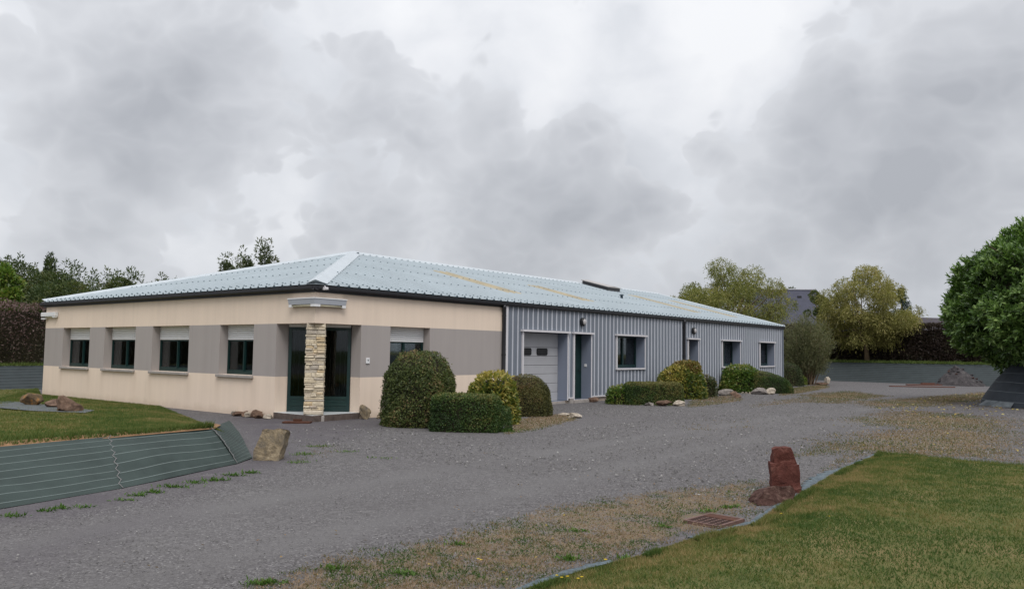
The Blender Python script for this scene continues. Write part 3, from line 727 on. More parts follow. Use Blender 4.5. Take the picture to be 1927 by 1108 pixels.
while z < ZB1 - .03:
    hgt = rnd.choice((.05, .055, .065, .075, .09, .115)); hgt = min(hgt, ZB1 - .005 - z)
    if ZB1 - .005 - (z + hgt) < .04: hgt = ZB1 - .005 - z
    za, zc = z + .002, z + hgt - .002
    cuts = [-.21, .21]; k = rnd.choice((1, 1, 2, 2)) if hgt < .1 else rnd.choice((1, 2))
    if rnd.random() < .12: k = 0
    for i in range(k): cuts.append(-.21 + .42 * (i + 1 + rnd.uniform(-.3, .3)) / (k + 1))
    cuts.sort()
    for c0, c1 in zip(cuts, cuts[1:]):
        stone('stone', fP, c0 + .002 - (rnd.random() * .030 if c0 == -.21 else 0), c1 - .002 + (rnd.random() * .030 if c1 == .21 else 0), -.06, .020 + rnd.uniform(-.010, .028), za, zc, M['pstone'], pil)
    fl = lambda a, o, z_: fP(-o - .185, -a, z_); fr_ = lambda a, o, z_: fP(o + .185, -a, z_)
    for ff in (fl, fr_):
        stone('stone', ff, .055, .295, -.02, .025 + rnd.random() * .014, za, zc, M['pstone'], pil)
    z += hgt

# light box over the corner, one at the far corner, small fittings
def corner_light(cx, cy, la, lb, z0, name, label):
    mb = MB(); zt = z0 + .19; pr = [(.003, z0 + .07), (.125, z0 + .06), (.15, zt - .02), (.15, zt), (.003, zt)]
    if la: mb.prism(None, [[(cx - la + (0 if i == 0 else la + o_), cy - o_, z_) for o_, z_ in pr] for i in (0, 1)])
    if lb: mb.prism(None, [[(cx + o_, cy + (lb if i == 0 else -o_), z_) for o_, z_ in pr] for i in (0, 1)])
    o = mb.obj(name, M['hood'], BLD); tag(o, label)
    m2 = MB()
    m2.prism(None, [[(cx - la - .01 + (0 if i == 0 else la + .01 + o_), cy - o_, z_) for o_, z_ in ((.003, zt + .001), (.165, zt + .001), (.165, zt + .026), (.003, zt + .026))] for i in (0, 1)])
    m2.prism(None, [[(cx + o_, cy + (lb + .01 if i == 0 else -o_), z_) for o_, z_ in ((.003, zt + .001), (.165, zt + .001), (.165, zt + .026), (.003, zt + .026))] for i in (0, 1)])
    m2.obj('light_hood', M['white'], o)
    m3 = MB()
    m3.tube([(cx - la + .12, cy - .08, z0 + .032), (cx - .04, cy - .08, z0 + .032)], [.03, .03], 8)
    m3.tube([(cx + .08, cy + .06, z0 + .032), (cx + .08, cy + lb - .12, z0 + .032)], [.03, .03], 8)
    m3.obj('tube_light', M['tube'], o, smooth=True)
    m4 = MB()
    for q in ((cx - la, cx - la + .11, cy - .125, cy - .02), (cx - .03, cx + .125, cy - .125, cy - .01), (cx + .01, cx + .125, cy - .008, cy + .05), (cx + .01, cx + .125, cy + lb - .11, cy + lb)):
        m4.box(*q, z0, z0 + .058)
    m4.obj('tube_holder', M['white'], o)
    return o
corner_light(0, 0, .88, .83, 2.64, 'corner_light', 'white boxed strip light wrapped round the corner above the stone pillar')
mb = MB(); mb.box(-LA - .13, -LA + 1.0, -.13, -.003, 2.66, 2.80); o = mb.obj('corner_light', M['white'], BLD, bev=.006); tag(o, 'white boxed strip light at the left end of the front wall')
mb = MB(); mb.box(-LA - .12, -LA + .16, -.12, -.02, 2.56, 2.605); mb.box(-LA + .8, -LA + .98, -.12, -.02, 2.61, 2.66); mb.obj('tube_holder', M['white'], o)
mb = MB(); mb.tube([(-LA + .16, -.075, 2.63), (-LA + .8, -.075, 2.63)], [.024, .024], 8); mb.obj('tube_light', M['tube'], o, smooth=True)
mb = MB(fB); mb.box(1.62, 1.735, .002, .03, 1.28, 1.42); o = mb.obj('plaque', M['white'], BLD, bev=.004); tag(o, 'small white plate with a dark mark beside the entrance')
mb = MB(fB)
mb.face([(1.655, .0315, 1.385), (1.672, .0315, 1.385), (1.682, .0315, 1.345), (1.674, .0315, 1.335)]); mb.face([(1.682, .0315, 1.345), (1.692, .0315, 1.385), (1.709, .0315, 1.385), (1.690, .0315, 1.335)])
mb.obj('plaque_mark', M['plug'], o)

# cladding of the workshop side
CO = .045
mb = wall_grid('cladding', lambda a, o, z: fB(a, o + CO, z), 7.24, LB_ + CO, .095, HE + .02, MET, .03, (), lambda a, z: 0, lambda a, z: 0, 0, [M['clad']])
clad = mb
RIBME = {}
def rib(y, z0, z1):
    key = (round(z0, 3), round(z1, 3))
    if key not in RIBME:
        m_ = MB(); m_.prism(None, [[(0, -.021, zz), (.028, -.010, zz), (.028, .010, zz), (0, .021, zz)] for zz in (z0, z1)]); RIBME[key] = m_.mesh('rib', M['rib'])
    o = bpy.data.objects.new('rib', RIBME[key]); o.location = (CO + .0015, y, 0); link(o, clad)
y = 7.31
while y < LB_:
    spans = [(.10, HE)]
    for a0, a1, q0, q1 in MET:
        if a0 - .10 < y < a1 + .10:
            spans = [(q1 + .075, HE)] + ([(.10, q0 - .075)] if q0 > .5 else [])
    for s_ in spans: rib(y, *s_)
    y += .2632
mb = MB(fB); mb.box(7.2, 7.30, .003, CO + .05, .08, HE); mb.obj('corner_flashing', M['trim'], BLD)
mb = MB(fB); mb.box(LB_ - .06, LB_ + .09, CO + .002, CO + .05, .08, HE); mb.obj('corner_flashing', M['clad'], BLD)
for (s0, s1) in ((7.3, 8.02), (10.63, 10.93), (12.1, 19.7), (20.8, LB_)):
    mb = MB(fB); mb.box(s0, s1, .003, CO + .06, .055, .094); mb.obj('drip_flashing', M['trim'], BLD)
mb = MB(); mb.box(-LA, CO, LB_ + .003, LB_ + .05, .09, HE); mb.obj('end_cladding', M['clad'], BLD)
mb = MB(fB); mb.box(7.2, 7.95, .0, .06, GZ - .1, .05); mb.box(12.1, LB_, .0, .03, GZ - .1, .05); mb.obj('footing', M['plinth'], BLD)
mb = MB(fB); mb.box(10.72, 10.93, .003, .10, GZ - .1, .045); mb.box(8.1, 10.55, -.36, .02, GZ - .1, -.03); mb.obj('garage_sill', M['conc'], BLD)
mb = MB(fB); mb.box(10.95, 12.08, -.36, .14, GZ - .1, -.004); mb.obj('door_step', M['conc'], BLD, bev=.01)

def trim_of(parent, a0, a1, z0, z1, sill):
    mb = MB(fB); t = .06; oo = (CO + .003, CO + .055)
    mb.box(a0 - t - .06, a1 + t + .06, oo[0], oo[1] + .06, z1, z1 + t)
    zl = z0 - t if sill else max(z0, .0)
    mb.box(a0 - t, a0, *oo, zl if not sill else z0, z1 - .001); mb.box(a1, a1 + t, *oo, z0 if sill else zl, z1 - .001)
    if sill: mb.box(a0 - t, a1 + t, oo[0], oo[1] + .012, z0 - t, z0 - .001)
    mb.obj('trim', M['trim'], parent)
    m2 = MB(fB)   # folded metal lining of the deep reveal
    m2.box(a1 - .006, a1 - .002, -TH + .01, CO + .05, z0 + .004, z1 - .006); m2.box(a0 + .002, a0 + .006, -TH + .01, CO + .05, z0 + .004, z1 - .006)
    m2.box(a0 + .008, a1 - .008, -TH + .01, CO + .05, z1 - .006, z1 - .002)
    if sill: m2.box(a0 + .008, a1 - .008, -TH + .01, CO + .05, z0 + .002, z0 + .006)
    m2.obj('reveal', M['liner'], parent)
# sectional door
a0, a1, z0, z1 = MET[0]
mb = MB(fB); mb.box(a0 + .01, a1 - .01, -.355, -.345, -.02, z1 - .01); gd = mb.obj('garage_door', M['rubber'], BLD)
ZL = [-.02, .28, .58, .90, 1.19, 1.49, 1.78, 2.255]
for i in range(7):
    m2 = MB(fB); q0, q1 = ZL[i] + .006, ZL[i + 1] - .006
    nz_ = 5
    wins = [(8.55, 9.05), (9.5, 9.98)] if i == 5 else []
    m2.box(a0 + .012, a1 - .012, -.344, -.310, q0, q1)
    for k in range(nz_):          # shallow pressed lines
        if wins: break
        h0 = q0 + (q1 - q0) * (k + .08) / nz_; h1 = q0 + (q1 - q0) * (k + .92) / nz_
        m2.box(a0 + .014, a1 - .014, -.310, -.304, h0, h1)
    pn = m2.obj('door_panel', M['garage'], gd)
for wx in (8.72, 9.62):
    m2 = MB(fB); c, zc, hw, hh = wx, 1.635, .30, .115
    def rr(hw, hh, r, o): return [(c + sx * (hw - r) + r * math.cos(t), o, zc + sz * (hh - r) + r * math.sin(t)) for sx, sz, t0 in ((1, 1, 0), (-1, 1, 90), (-1, -1, 180), (1, -1, 270)) for t in (R(t0 + 10), R(t0 + 80))]
    m2.prism(None, [rr(hw, hh, .05, -.309), rr(hw, hh, .05, -.288)]); wf = m2.obj('door_window', M['rubber'], gd)
    m3 = MB(fB); m3.face(rr(hw - .035, hh - .035, .03, -.2865)); m3.obj('door_window', M['black'], gd)
trim_of(gd, a0, a1, 0, z1, False)
# plain green doors
def green_door(a0, a1, z1, lab):
    mb = MB(fB); o0, o1 = -.36, -.31
    mb.box(a0 + .01, a0 + .07, o0, o1, 0, z1 - .02); mb.box(a1 - .07, a1 - .01, o0, o1, 0, z1 - .02); mb.box(a0 + .07, a1 - .07, o0, o1, z1 - .09, z1 - .02)
    d = mb.obj('side_door', M['green'], BLD); tag(d, lab)
    m2 = MB(fB); m2.box(a0 + .072, a1 - .072, o0, o1 - .012, .01, z1 - .092)
    for (q0, q1) in ((.12, .82), (.98, z1 - .22)):
        m2.box(a0 + .16, a1 - .16, o1 - .012, o1 - .002, q0, q1)
    m2.obj('door_leaf', M['doorgreen'], d)
    m3 = MB(fB); m3.box(a1 - .15, a1 - .12, o1 - .01, o1 + .05, .98, 1.01); m3.box(a1 - .26, a1 - .12, o1 + .04, o1 + .06, .98, 1.005); m3.obj('handle', M['black'], d)
    trim_of(d, a0, a1, 0, z1, False); return d
d1 = green_door(*MET[1][:2], MET[1][3], 'green door in a deep reveal next to the garage door')
mb = MB(); mb.box(-.18, -.08, 12.005, 12.022, 1.12, 1.22); mb.obj('switch_box', M['white'], d1, bev=.004)
green_door(*MET[3][:2], MET[3][3], 'narrow green door just past the second black downpipe')
# deep side windows with curtains
for a0, a1, z0, z1 in (MET[2], MET[4], MET[5]):
    mb = MB(fB); o0, o1 = -.36, -.29; e = .008
    mb.box(a0 + e, a0 + .07, o0, o1, z0 + e, z1 - e); mb.box(a1 - .07, a1 - e, o0, o1, z0 + e, z1 - e)
    mb.box(a0 + .07, a1 - .07, o0, o1, z0 + e, z0 + .12); mb.box(a0 + .07, a1 - .07, o0, o1, z1 - .07, z1 - e)
    mid = a0 + (a1 - a0) * .5; mb.box(mid - .04, mid + .04, o0, o1 + .01, z0 + .12, z1 - .07)
    w = mb.obj('window', M['green'], BLD)
    for x0, x1 in ((a0 + .07, mid - .04), (mid + .04, a1 - .07)):
        m3 = MB(fB); m3.box(x0, x1, -.33, -.325, z0 + .12, z1 - .07); m3.obj('pane', M['glass'], w)
    nf = 26
    for (x0, x1) in ((a0 + .02, a0 + (a1 - a0) * .30), (a0 + (a1 - a0) * .55, a0 + (a1 - a0) * .80)):
        m6 = MB(fB)
        pts = [(x0 + (x1 - x0) * i / nf, -.46 + .03 * math.sin(i * 1.7)) for i in range(nf + 1)]
        for (xa, oa), (xb, ob) in zip(pts, pts[1:]): m6.face([(xa, oa, z0), (xb, ob, z0), (xb, ob, z1), (xa, oa, z1)])
        m6.obj('curtain', M['curtain'], w)
    trim_of(w, a0, a1, z0, z1, True)
# round bulkhead lamps
for (yy, zz, lab) in ((11.48, 2.69, 'black round bulkhead lamp above the green door beside the garage'), (20.25, 2.62, 'black round bulkhead lamp above the narrow door past the second downpipe')):
    mb = MB(); rings = []
    for (ox, r_) in ((CO + .005, .13), (CO + .10, .13), (CO + .125, .105)): rings.append([(ox, yy + r_ * math.cos(t), zz + r_ * 1.15 * math.sin(t)) for t in [2 * math.pi * k / 16 for k in range(16)]])
    mb.prism(None, rings); o = mb.obj('bulkhead_lamp', M['black'], BLD); tag(o, lab)
    mb = MB(); rings = []
    for (ox, r_) in ((CO + .12, .095), (CO + .15, .085), (CO + .17, .05)): rings.append([(ox, yy + r_ * math.cos(t), zz + r_ * 1.15 * math.sin(t)) for t in [2 * math.pi * k / 16 for k in range(16)]])
    mb.prism(None, rings); mb.obj('lamp_lens', M['lens'], o, smooth=True)

# roof: three visible slopes with ribbed sheets, gable at the far end
EX = .15; EZ = 3.17; RZ = 5.20; RXc = -LA / 2; SL = (RZ - EZ) / (EX - RXc)
Y1 = LB_ + .20; YA = RXc * -1 - .0  # hip apex y
def zB(x): return EZ + (EX - x) * SL
def zA(y): return EZ + (y + EX) * (RZ - EZ) / (YA + EX)
AP = (RXc, YA, RZ); TK = .0
mb = MB(); mb.face([(EX, -EX, EZ), (EX, Y1, EZ), (RXc, Y1, RZ), AP]); sB = mb.obj('roof_slope', M['roof'], BLD); tag(sB, 'roof slope over the metal side, with yellowed translucent strips')
mb = MB(); mb.face([(-LA - EX, -EX, EZ), (EX, -EX, EZ), AP]); sA = mb.obj('roof_slope', M['roof'], BLD); tag(sA, 'triangular roof slope over the front wall')
mb = MB(); mb.face([(-LA - EX, Y1, EZ), (-LA - EX, -EX, EZ), AP, (RXc, Y1, RZ)]); sC = mb.obj('roof_slope', M['roof'], BLD)
mb = MB(); mb.face([(EX - .02, Y1 - .02, EZ - .02), (-LA - EX + .02, Y1 - .02, EZ - .02), (RXc, Y1 - .02, RZ - .03)]); mb.obj('gable', M['clad'], BLD)
rh = .034
def ribbox(mb, p0, p1, side, up):
    p0, p1, side, up = map(Vector, (p0, p1, side, up))
    mb.prism(None, [[q + side * -.05, q + side * -.022 + up * rh, q + side * .022 + up * rh, q + side * .05] for q in (p0, p1)])
nB = Vector((SL, 0, 1)).normalized(); nA = Vector((0, -SL, 1)).normalized()
ribB, ribA, fixm, plug = MB(), MB(), MB(), MB()
def dome(q, up, s1, r_=.030):
    q, up = Vector(q), Vector(up); s1 = Vector(s1); s2 = up.cross(s1)
    b0 = [q + s1 * r_ * math.cos(t) + s2 * r_ * math.sin(t) for t in [math.pi * k / 3 for k in range(6)]]
    fixm.prism(None, [b0, [x * .45 + (q + up * .03) * .55 + up * .012 for x in b0]])
ROWX = [.06, -.10, -1.92, -3.78, -5.64, -7.32]
k = 0; y = .56
while y < Y1 - .05:
    xt = max(RXc, -y + .0) if y < YA else RXc
    ribbox(ribB, (EX, y, EZ + .002), (xt, y, zB(xt) + .002), (0, 1, 0), nB)
    for x in ROWX:
        if x > xt + .15 and not (x < -.5 and (k % 1)): dome((x, y, zB(x) + rh), nB, (0, 1, 0))
    plug.prism(None, [[(EX + .004, y - .055 + .0, EZ - .02), (EX + .004, y - .02, EZ + rh + .012), (EX + .004, y + .02, EZ + rh + .012), (EX + .004, y + .055, EZ - .02)], [(EX - .03, y - .05, EZ - .02), (EX - .03, y - .02, EZ + .03), (EX - .03, y + .02, EZ + .03), (EX - .03, y + .05, EZ - .02)]])
    y += .331; k += 1
x = -.45
while x > -LA:
    dxe = min(-x, LA + x); yt = min(YA, dxe)
    ribbox(ribA, (x, -EX, EZ + .002), (x, yt, zA(yt) + .002), (1, 0, 0), nA)
    for yy in ROWX:
        if -yy < yt - .15: dome((x, -yy, zA(-yy) + rh), nA, (1, 0, 0))
    plug.prism(None, [[(x - .055, -EX - .004, EZ - .02), (x - .02, -EX - .004, EZ + rh + .012), (x + .02, -EX - .004, EZ + rh + .012), (x + .055, -EX - .004, EZ - .02)], [(x - .05, -EX + .03, EZ - .02), (x - .02, -EX + .03, EZ + .03), (x + .02, -EX + .03, EZ + .03), (x + .05, -EX + .03, EZ - .02)]])
    x -= .336
ribB.obj('roof_rib', M['roof'], sB); ribA.obj('roof_rib', M['roof'], sA)
tag(fixm.obj('roof_fixing', M['fix'], sB), kind='stuff'); tag(plug.obj('rib_closer', M['plug'], sB), kind='stuff')
# hip and ridge flashings
def flash(p0, p1, s0, s1, w, name='hip_flashing'):
    p0, p1, s0, s1 = map(Vector, (p0, p1, s0, s1)); up = Vector((0, 0, .05)); d0 = Vector((0, 0, .0))
    mb = MB(); mb.prism(None, [[q + s0 * w, q + s0 * .02 + up * 1.5, q + s1 * .02 + up * 1.5, q + s1 * w] for q in (p0, p1)])
    return mb.obj(name, M['hipcap'], BLD)
slA = Vector((-1, 0, 0)); 
flash((EX - .02, -EX + .02, EZ + .03), Vector(AP) + Vector((0, 0, .03)), (-1, 0, 0.0), (0, 1, 0.0), .36)
flash((-LA - EX + .02, -EX + .02, EZ + .03), Vector(AP) + Vector((0, 0, .03)), (0, 1, 0), (1, 0, 0), .30)
flash((RXc, YA, RZ + .012), (RXc, Y1, RZ + .012), (-1, 0, -SL), (1, 0, -SL), .22, 'ridge_flashing')
mb = MB(); mb.prism(None, [[(EX, Y1 - .12, EZ + .03), (EX, Y1 + .015, EZ + .055), (EX, Y1 + .015, EZ - .10), (EX, Y1 - .0, EZ - .1)], [(RXc, Y1 - .12, RZ + .03), (RXc, Y1 + .015, RZ + .055), (RXc, Y1 + .015, RZ - .10), (RXc, Y1, RZ - .1)]]); mb.obj('verge_flashing', M['hipcap'], BLD)
# yellowed translucent sheets, same profile as the roof
for (y0, xa, xb) in ((9.50, -1.62, -5.25), (14.13, -1.55, -4.35), (23.73, -1.5, -5.2), (27.7, -1.3, -5.0)):
    mb = MB(); w = .96; yy = [y0 - .05]
    prof = []
    for k in range(3):
        c = y0 + .331 * k
        prof += [(c - .052, .004), (c - .024, rh + .006), (c + .024, rh + .006), (c + .052, .004)]
    prof.append((y0 + .331 * 3 - .052, .004))
    R0 = [Vector((xa, yy_, zB(xa))) + nB * h_ for yy_, h_ in prof]; R1 = [Vector((xb, yy_, zB(xb))) + nB * h_ for yy_, h_ in prof]
    for k in range(len(prof) - 1): mb.face([R0[k], R0[k + 1], R1[k + 1], R1[k]])
    mb.obj('translucent_sheet', M['fibre'], sB, recalc=False)
# smoke vent near the ridge and a little vent pipe
VY0, VY1, VX0, VX1 = 22.9, 24.1, -5.9, -7.45
mb = MB(); mb.prism(None, [[(x_, VY0, zB(x_) - .02), (x_, VY0, zB(x_) + .20), (x_, VY1, zB(x_) + .20), (x_, VY1, zB(x_) - .02)] for x_ in (VX0, VX1)])
v = mb.obj('smoke_vent', M['gutter'], BLD); tag(v, 'dark raised roof vent with a pale lid by the ridge')
mb = MB(); mb.prism(None, [[(x_, VY0 - .05, zB(x_) + .205), (x_, VY0 - .05, zB(x_) + .235), (x_, (VY0 + VY1) / 2, zB(x_) + .28), (x_, VY1 + .05, zB(x_) + .235), (x_, VY1 + .05, zB(x_) + .205)] for x_ in (VX0 + .05, VX1 - .05)])
mb.obj('vent_lid', paint('vent_lid', (.33, .31, .30), .5, .1, 3), v)
mb = MB(); vx, vy = -3.47, 20.16; mb.tube([(vx, vy, zB(vx) - .02), (vx, vy, zB(vx) + .16)], [.06, .06], 10); mb.tube([(vx, vy, zB(vx) + .16), (vx, vy, zB(vx) + .22)], [.13, .06], 10)
o = mb.obj('vent_pipe', M['plug'], BLD); tag(o, 'small dark capped vent pipe on the slope')
# gutters and downpipes
def gutter(p0, p1, out, name='gutter'):
    p0, p1, out = map(Vector, (p0, p1, out)); mb = MB(); zt = EZ - .025; zb = 3.035
    pr = [(0, zb + .05), (.02, zb), (.09, zb), (.115, zb + .035), (.12, zt), (.105, zt), (.10, zb + .045), (.02, zb + .02), (.012, zt), (0, zt)]
    mb.prism(None, [[q + out * (o_ + .045) + Vector((0, 0, z_)) for o_, z_ in pr] for q in (p0, p1)])
    return mb.obj(name, M['gutter'], BLD)
gutter((0, -.17, 0), (0, Y1, 0), (1, 0, 0)); gutter((-LA - .2, 0, 0), (.17, 0, 0), (0, -1, 0))
mb = MB(); mb.box(-LA - .16, .04, -.04, -.004, 2.99, EZ - .01); mb.box(.004, .04, -.004, Y1, 2.99, EZ - .01); mb.obj('fascia', M['gutter'], BLD)
def downpipe(y):
    mb = MB(); mb.tube([(.11, y - .05, 3.05), (.11, y - .05, 2.98), (.07, y, 2.86), (.07, y, 1.5), (.07, y, .02), (.13, y, -.05)], [.06] * 6, 10)
    o = mb.obj('downpipe', M['gutter'], BLD, smooth=True)
    for zz in (2.7, 1.5, .4):
        m2 = MB(); m2.tube([(.07, y, zz), (.07, y, zz + .05)], [.068, .068], 10); m2.obj('pipe_bracket', M['black'], o)
    return o
tag(downpipe(7.12), 'black downpipe where the cream wall meets the metal cladding')
dp = downpipe(19.29); dp.location.x = .05; tag(dp, 'black downpipe on the metal cladding beside the narrow door')
mb = MB(); mb.box(.15, .23, .08, .19, 3.04, 3.11); mb.box(.23, .25, .09, .18, 3.05, 3.10); mb.tube([(.19, .135, 3.11), (.15, .135, 3.15)], [.012, .012], 6)
o = mb.obj('spotlight', M['trim'], BLD, bev=.008); tag(o, 'small grey spotlight on the gutter over the entrance corner')

# ---------------------------------------------------------------- rocks
def rock(name, label, cat, loc, size, mat, seed, rz=0, cuts=13, group=None, sub=3, tilt=(0, 0), rough=.2):
    r = random.Random(seed); bm = bmesh.new(); bmesh.ops.create_icosphere(bm, subdivisions=sub, radius=1)
    pl = [(Vector((r.gauss(0, 1), r.gauss(0, 1), r.gauss(0, .8))).normalized(), r.uniform(.42, .78)) for _ in range(cuts)]
    for v in bm.verts:
        q = v.co.copy()
        for nn, d in pl:
            e = q.dot(nn) - d
            if e > 0: q -= nn * e * .98
        q *= 1 + rough * (mnoise.fractal(q * 1.7 + Vector((seed, 0, 0)), 1, 2, 4)) + .06 * mnoise.noise(q * 7 + Vector((0, seed, 0)))
        v.co = q
    mn = [min(v.co[i] for v in bm.verts) for i in range(3)]; mx = [max(v.co[i] for v in bm.verts) for i in range(3)]
    for v in bm.verts:
        u = [(v.co[i] - (mn[i] + mx[i]) / 2) / (mx[i] - mn[i]) for i in range(3)]
        z_ = u[2] + .5
        v.co = Vector((u[0] * size[0] + tilt[0] * z_ * size[2], u[1] * size[1] + tilt[1] * z_ * size[2], z_ * size[2] * 1.08 - size[2] * .08))
    me = bpy.data.meshes.new(name); bm.to_mesh(me); bm.free(); me.materials.append(mat)
    o = link(bpy.data.objects.new(name, me)); o.location = loc; o.rotation_euler = (0, 0, rz)
    if label: tag(o, label, cat, group)
    return o
VIEW = math.atan2(CR[1], CR[0])     # across the picture
def slab(name, outline, thick, mat, parent=None, seed=1, depth_axis=None, sub=3, rough=.02):
    """stone slab from a front outline (across, up), rough faces"""
    r = random.Random(seed); bm = bmesh.new()
    fr = [bm.verts.new((x, -thick / 2, z_)) for x, z_ in outline]; bk = [bm.verts.new((x * .94, thick / 2, z_ * .985)) for x, z_ in outline]
    n_ = len(outline); bm.faces.new(fr); bm.faces.new(bk[::-1])
    for k in range(n_): bm.faces.new([fr[(k + 1) % n_], fr[k], bk[k], bk[(k + 1) % n_]])
    bmesh.ops.recalc_face_normals(bm, faces=bm.faces); bmesh.ops.triangulate(bm, faces=bm.faces)
    bmesh.ops.subdivide_edges(bm, edges=bm.edges, cuts=sub, use_grid_fill=True)
    for v in bm.verts:
        q = v.co * 6 + Vector((seed * 3.1, 0, 0)); v.co += Vector((mnoise.noise(q), mnoise.noise(q + Vector((7, 0, 0))), mnoise.noise(q + Vector((0, 9, 0))))) * rough + Vector((mnoise.noise(q * 4), mnoise.noise(q * 4 + Vector((3, 3, 3))), 0)) * rough * .4
    me = bpy.data.meshes.new(name); bm.to_mesh(me); bm.free(); me.materials.append(mat)
    return link(bpy.data.objects.new(name, me), parent)
# ochre boulder beside the mat
x0, y0 = gp(503, 866)
o = slab('boulder', [(-.25, -.03), (.20, -.03), (.235, .12), (.27, .34), (.30, .42), (.31, .455), (.24, .47), (.12, .475), (-.04, .47), (-.125, .455), (-.15, .36), (-.20, .27), (-.255, .12)], .34, M['rock_ochre'], seed=4, sub=4, rough=.035)
o.location = (x0 - .1, y0 + .12, GZ); o.scale = (.88, .9, .96); o.rotation_euler = (R(-8), 0, VIEW); tag(o, 'ochre and grey upright boulder at the folded end of the striped mat', 'rock')
# red stones at the right lawn
x0, y0 = gp(1470, 926)
RS = thing('standing_stone', 'upright dark red stepped sandstone by the edge of the right lawn', 'stone', (x0, y0 + .1, GZ), VIEW)
s1 = slab('lower_slab', [(-.17, 0), (.205, -.02), (.185, .12), (.16, .345), (.09, .335), (-.06, .345), (-.19, .36), (-.185, .26), (-.165, .12)], .16, M['rock_red'], RS, 3, rough=.032)
s2 = slab('upper_slab', [(-.135, .30), (.155, .30), (.135, .45), (.10, .545), (.04, .56), (-.06, .55), (-.135, .525)], .13, M['rock_red'], RS, 9, rough=.032); s2.location = (.005, .05, 0)
x0, y0 = gp(1452, 950)
o = slab('boulder', [(-.30, -.03), (.16, -.03), (.27, .10), (.285, .15), (.22, .225), (.10, .215), (-.02, .235), (-.17, .215), (-.225, .15), (-.27, .06)], .30, M['rock_redbrown'], seed=6, sub=4, rough=.035)
o.location = (x0 - .04, y0 + .12, GZ); o.scale = (.86, .85, .80); o.rotation_euler = (R(-14), 0, VIEW + R(14)); tag(o, 'low reddish-brown boulder lying at the foot of the standing red stone', 'rock')
# stones in the left lawn
from mathutils.bvhtree import BVHTree
_lw = bpy.data.objects['lawn_slope']; _bv = BVHTree.FromPolygons([v_.co.copy() for v_ in _lw.data.vertices], [tuple(p_.vertices) for p_ in _lw.data.polygons])
def on_lawn(px, py, dz=0):
    h_ = _bv.ray_cast(Vector(CAM), ray(px, py).normalized())[0]
    return (h_.x, h_.y, h_.z + dz) if h_ else (*gp(px, py), GZ)
rock('boulder', 'lichen-spotted brown stone, leftmost of the three on the left lawn', 'rock', on_lawn(64, 764, -.03), (.60, .45, .36), M['rock_lichen'], 31, VIEW, tilt=(-.15, 0))
rock('boulder', 'reddish stone in the middle of the three on the left lawn, partly hidden', 'rock', on_lawn(103, 768, -.03), (.45, .36, .24), M['rock_brown'], 32, VIEW)
rock('boulder', 'largest blocky brown stone, rightmost of the three on the left lawn', 'rock', on_lawn(131, 775, -.03), (.56, .42, .40), M['rock_brown'], 33, VIEW, cuts=14, tilt=(-.3, 0))
# row of small rough stones at the foot of the front wall
for i, (px, py, w_, h_) in enumerate(((449, 781, .18, .13), (460, 782, .20, .12), (472, 782, .19, .14), (483, 780, .20, .13), (494, 777, .2, .2), (504, 780, .2, .12), (513, 779, .17, .13))):
    x0, y0 = gp(px, py); 
    if y0 > -.12: y0 = -.16
    rock('stone', '' + ('first', 'second', 'third', 'fourth', 'fifth', 'sixth', 'seventh')[i] + ' small brown stone from the left in the row below the cream front wall', 'stone', (-2.95 + i * .235, -.16 - (.05 if i % 2 else 0), GZ), (.30, .22, h_ * 1.0), M['rock_brown'] if i % 3 else M['rock_pale'], 40 + i, rnd.random() * 3, group='stones along the foot of the front wall', sub=2)
rock('stone', 'pointed ochre stone leaning on the wall right of the entrance', 'stone', (.16, 1.60, GZ), (.20, .34, .36), M['rock_ochre'], 51, .2, tilt=(-.3, -.25))
rock('stone', 'low ochre stone between the pointed stone and the round bush', 'stone', (.28, 1.92, GZ), (.2, .34, .17), M['rock_ochre'], 52, .1)
rock('stone', 'flat pale stone near the brown clipped bush at the edge of the gravel', 'stone', (*gp(1082, 786), GZ), (.38, .26, .14), M['rock_pale'], 53, VIEW)
rock('stone', 'small pale stone left of the flat stone by the brown clipped bush', 'stone', (*gp(1064, 781), GZ), (.42, .2, .07), M['rock_pale'], 54, VIEW)
rock('stone', 'brown stone against the footing between the green door and the low laurel', 'stone', (*gp(1117, 756), GZ), (.40, .26, .18), M['rock_brown'], 55, VIEW)
for i, (px, py, w_, h_, mm, lb) in enumerate(((1222, 763, .3, .12, 'rock_grey', 'small grey stone under the left part of the long clipped hedge'), (1250, 764, .58, .20, 'rock_brown', 'long brown-grey stone under the long clipped hedge'), (1278, 764, .42, .20, 'rock_pale', 'pale stone under the right end of the long clipped hedge'),
        (1368, 744, .95, .28, 'rock_grey', 'broad flat grey stone under the bright laurel'), (1384, 748, .45, .26, 'rock_brown', 'knobbly brown stone in front of the broad flat stone'), (1430, 742, .80, .30, 'rock_grey', 'sloping grey stone under the green sloping hedge'), (1450, 742, .42, .30, 'rock_pale', 'rounded pale stone at the right end of the sloping hedge'))):
    rock('stone', lb, 'stone', (*gp(px, py), GZ), (w_, .3, h_), M[mm], 60 + i, VIEW)
for i, px in enumerate((1397, 1404, 1411, 1418)): rock('pebble', ('first', 'second', 'third', 'last')[i] + ' white pebble from the left under the sloping green hedge', 'stone', (*gp(px, 741), GZ), (.13, .11, .09), M['rock_pale'], 75 + i, i, group='white pebbles under the sloping hedge', sub=1)
rock('stone', 'white block beside the feathery shrub at the end of the building', 'stone', (*gp(1558, 721), GZ), (.36, .3, .42), M['rock_pale'], 80, VIEW)
rock('stone', 'dark flat stone at the foot of the feathery shrub', 'stone', (*gp(1546, 724), GZ), (.8, .4, .16), M['rock_brown'], 81, VIEW)
rock('stone', 'small white stone at the right foot of the low clipped hedge', 'stone', (*gp(963, 806), GZ), (.11, .09, .05), M['rock_pale'], 82, 0, sub=2)

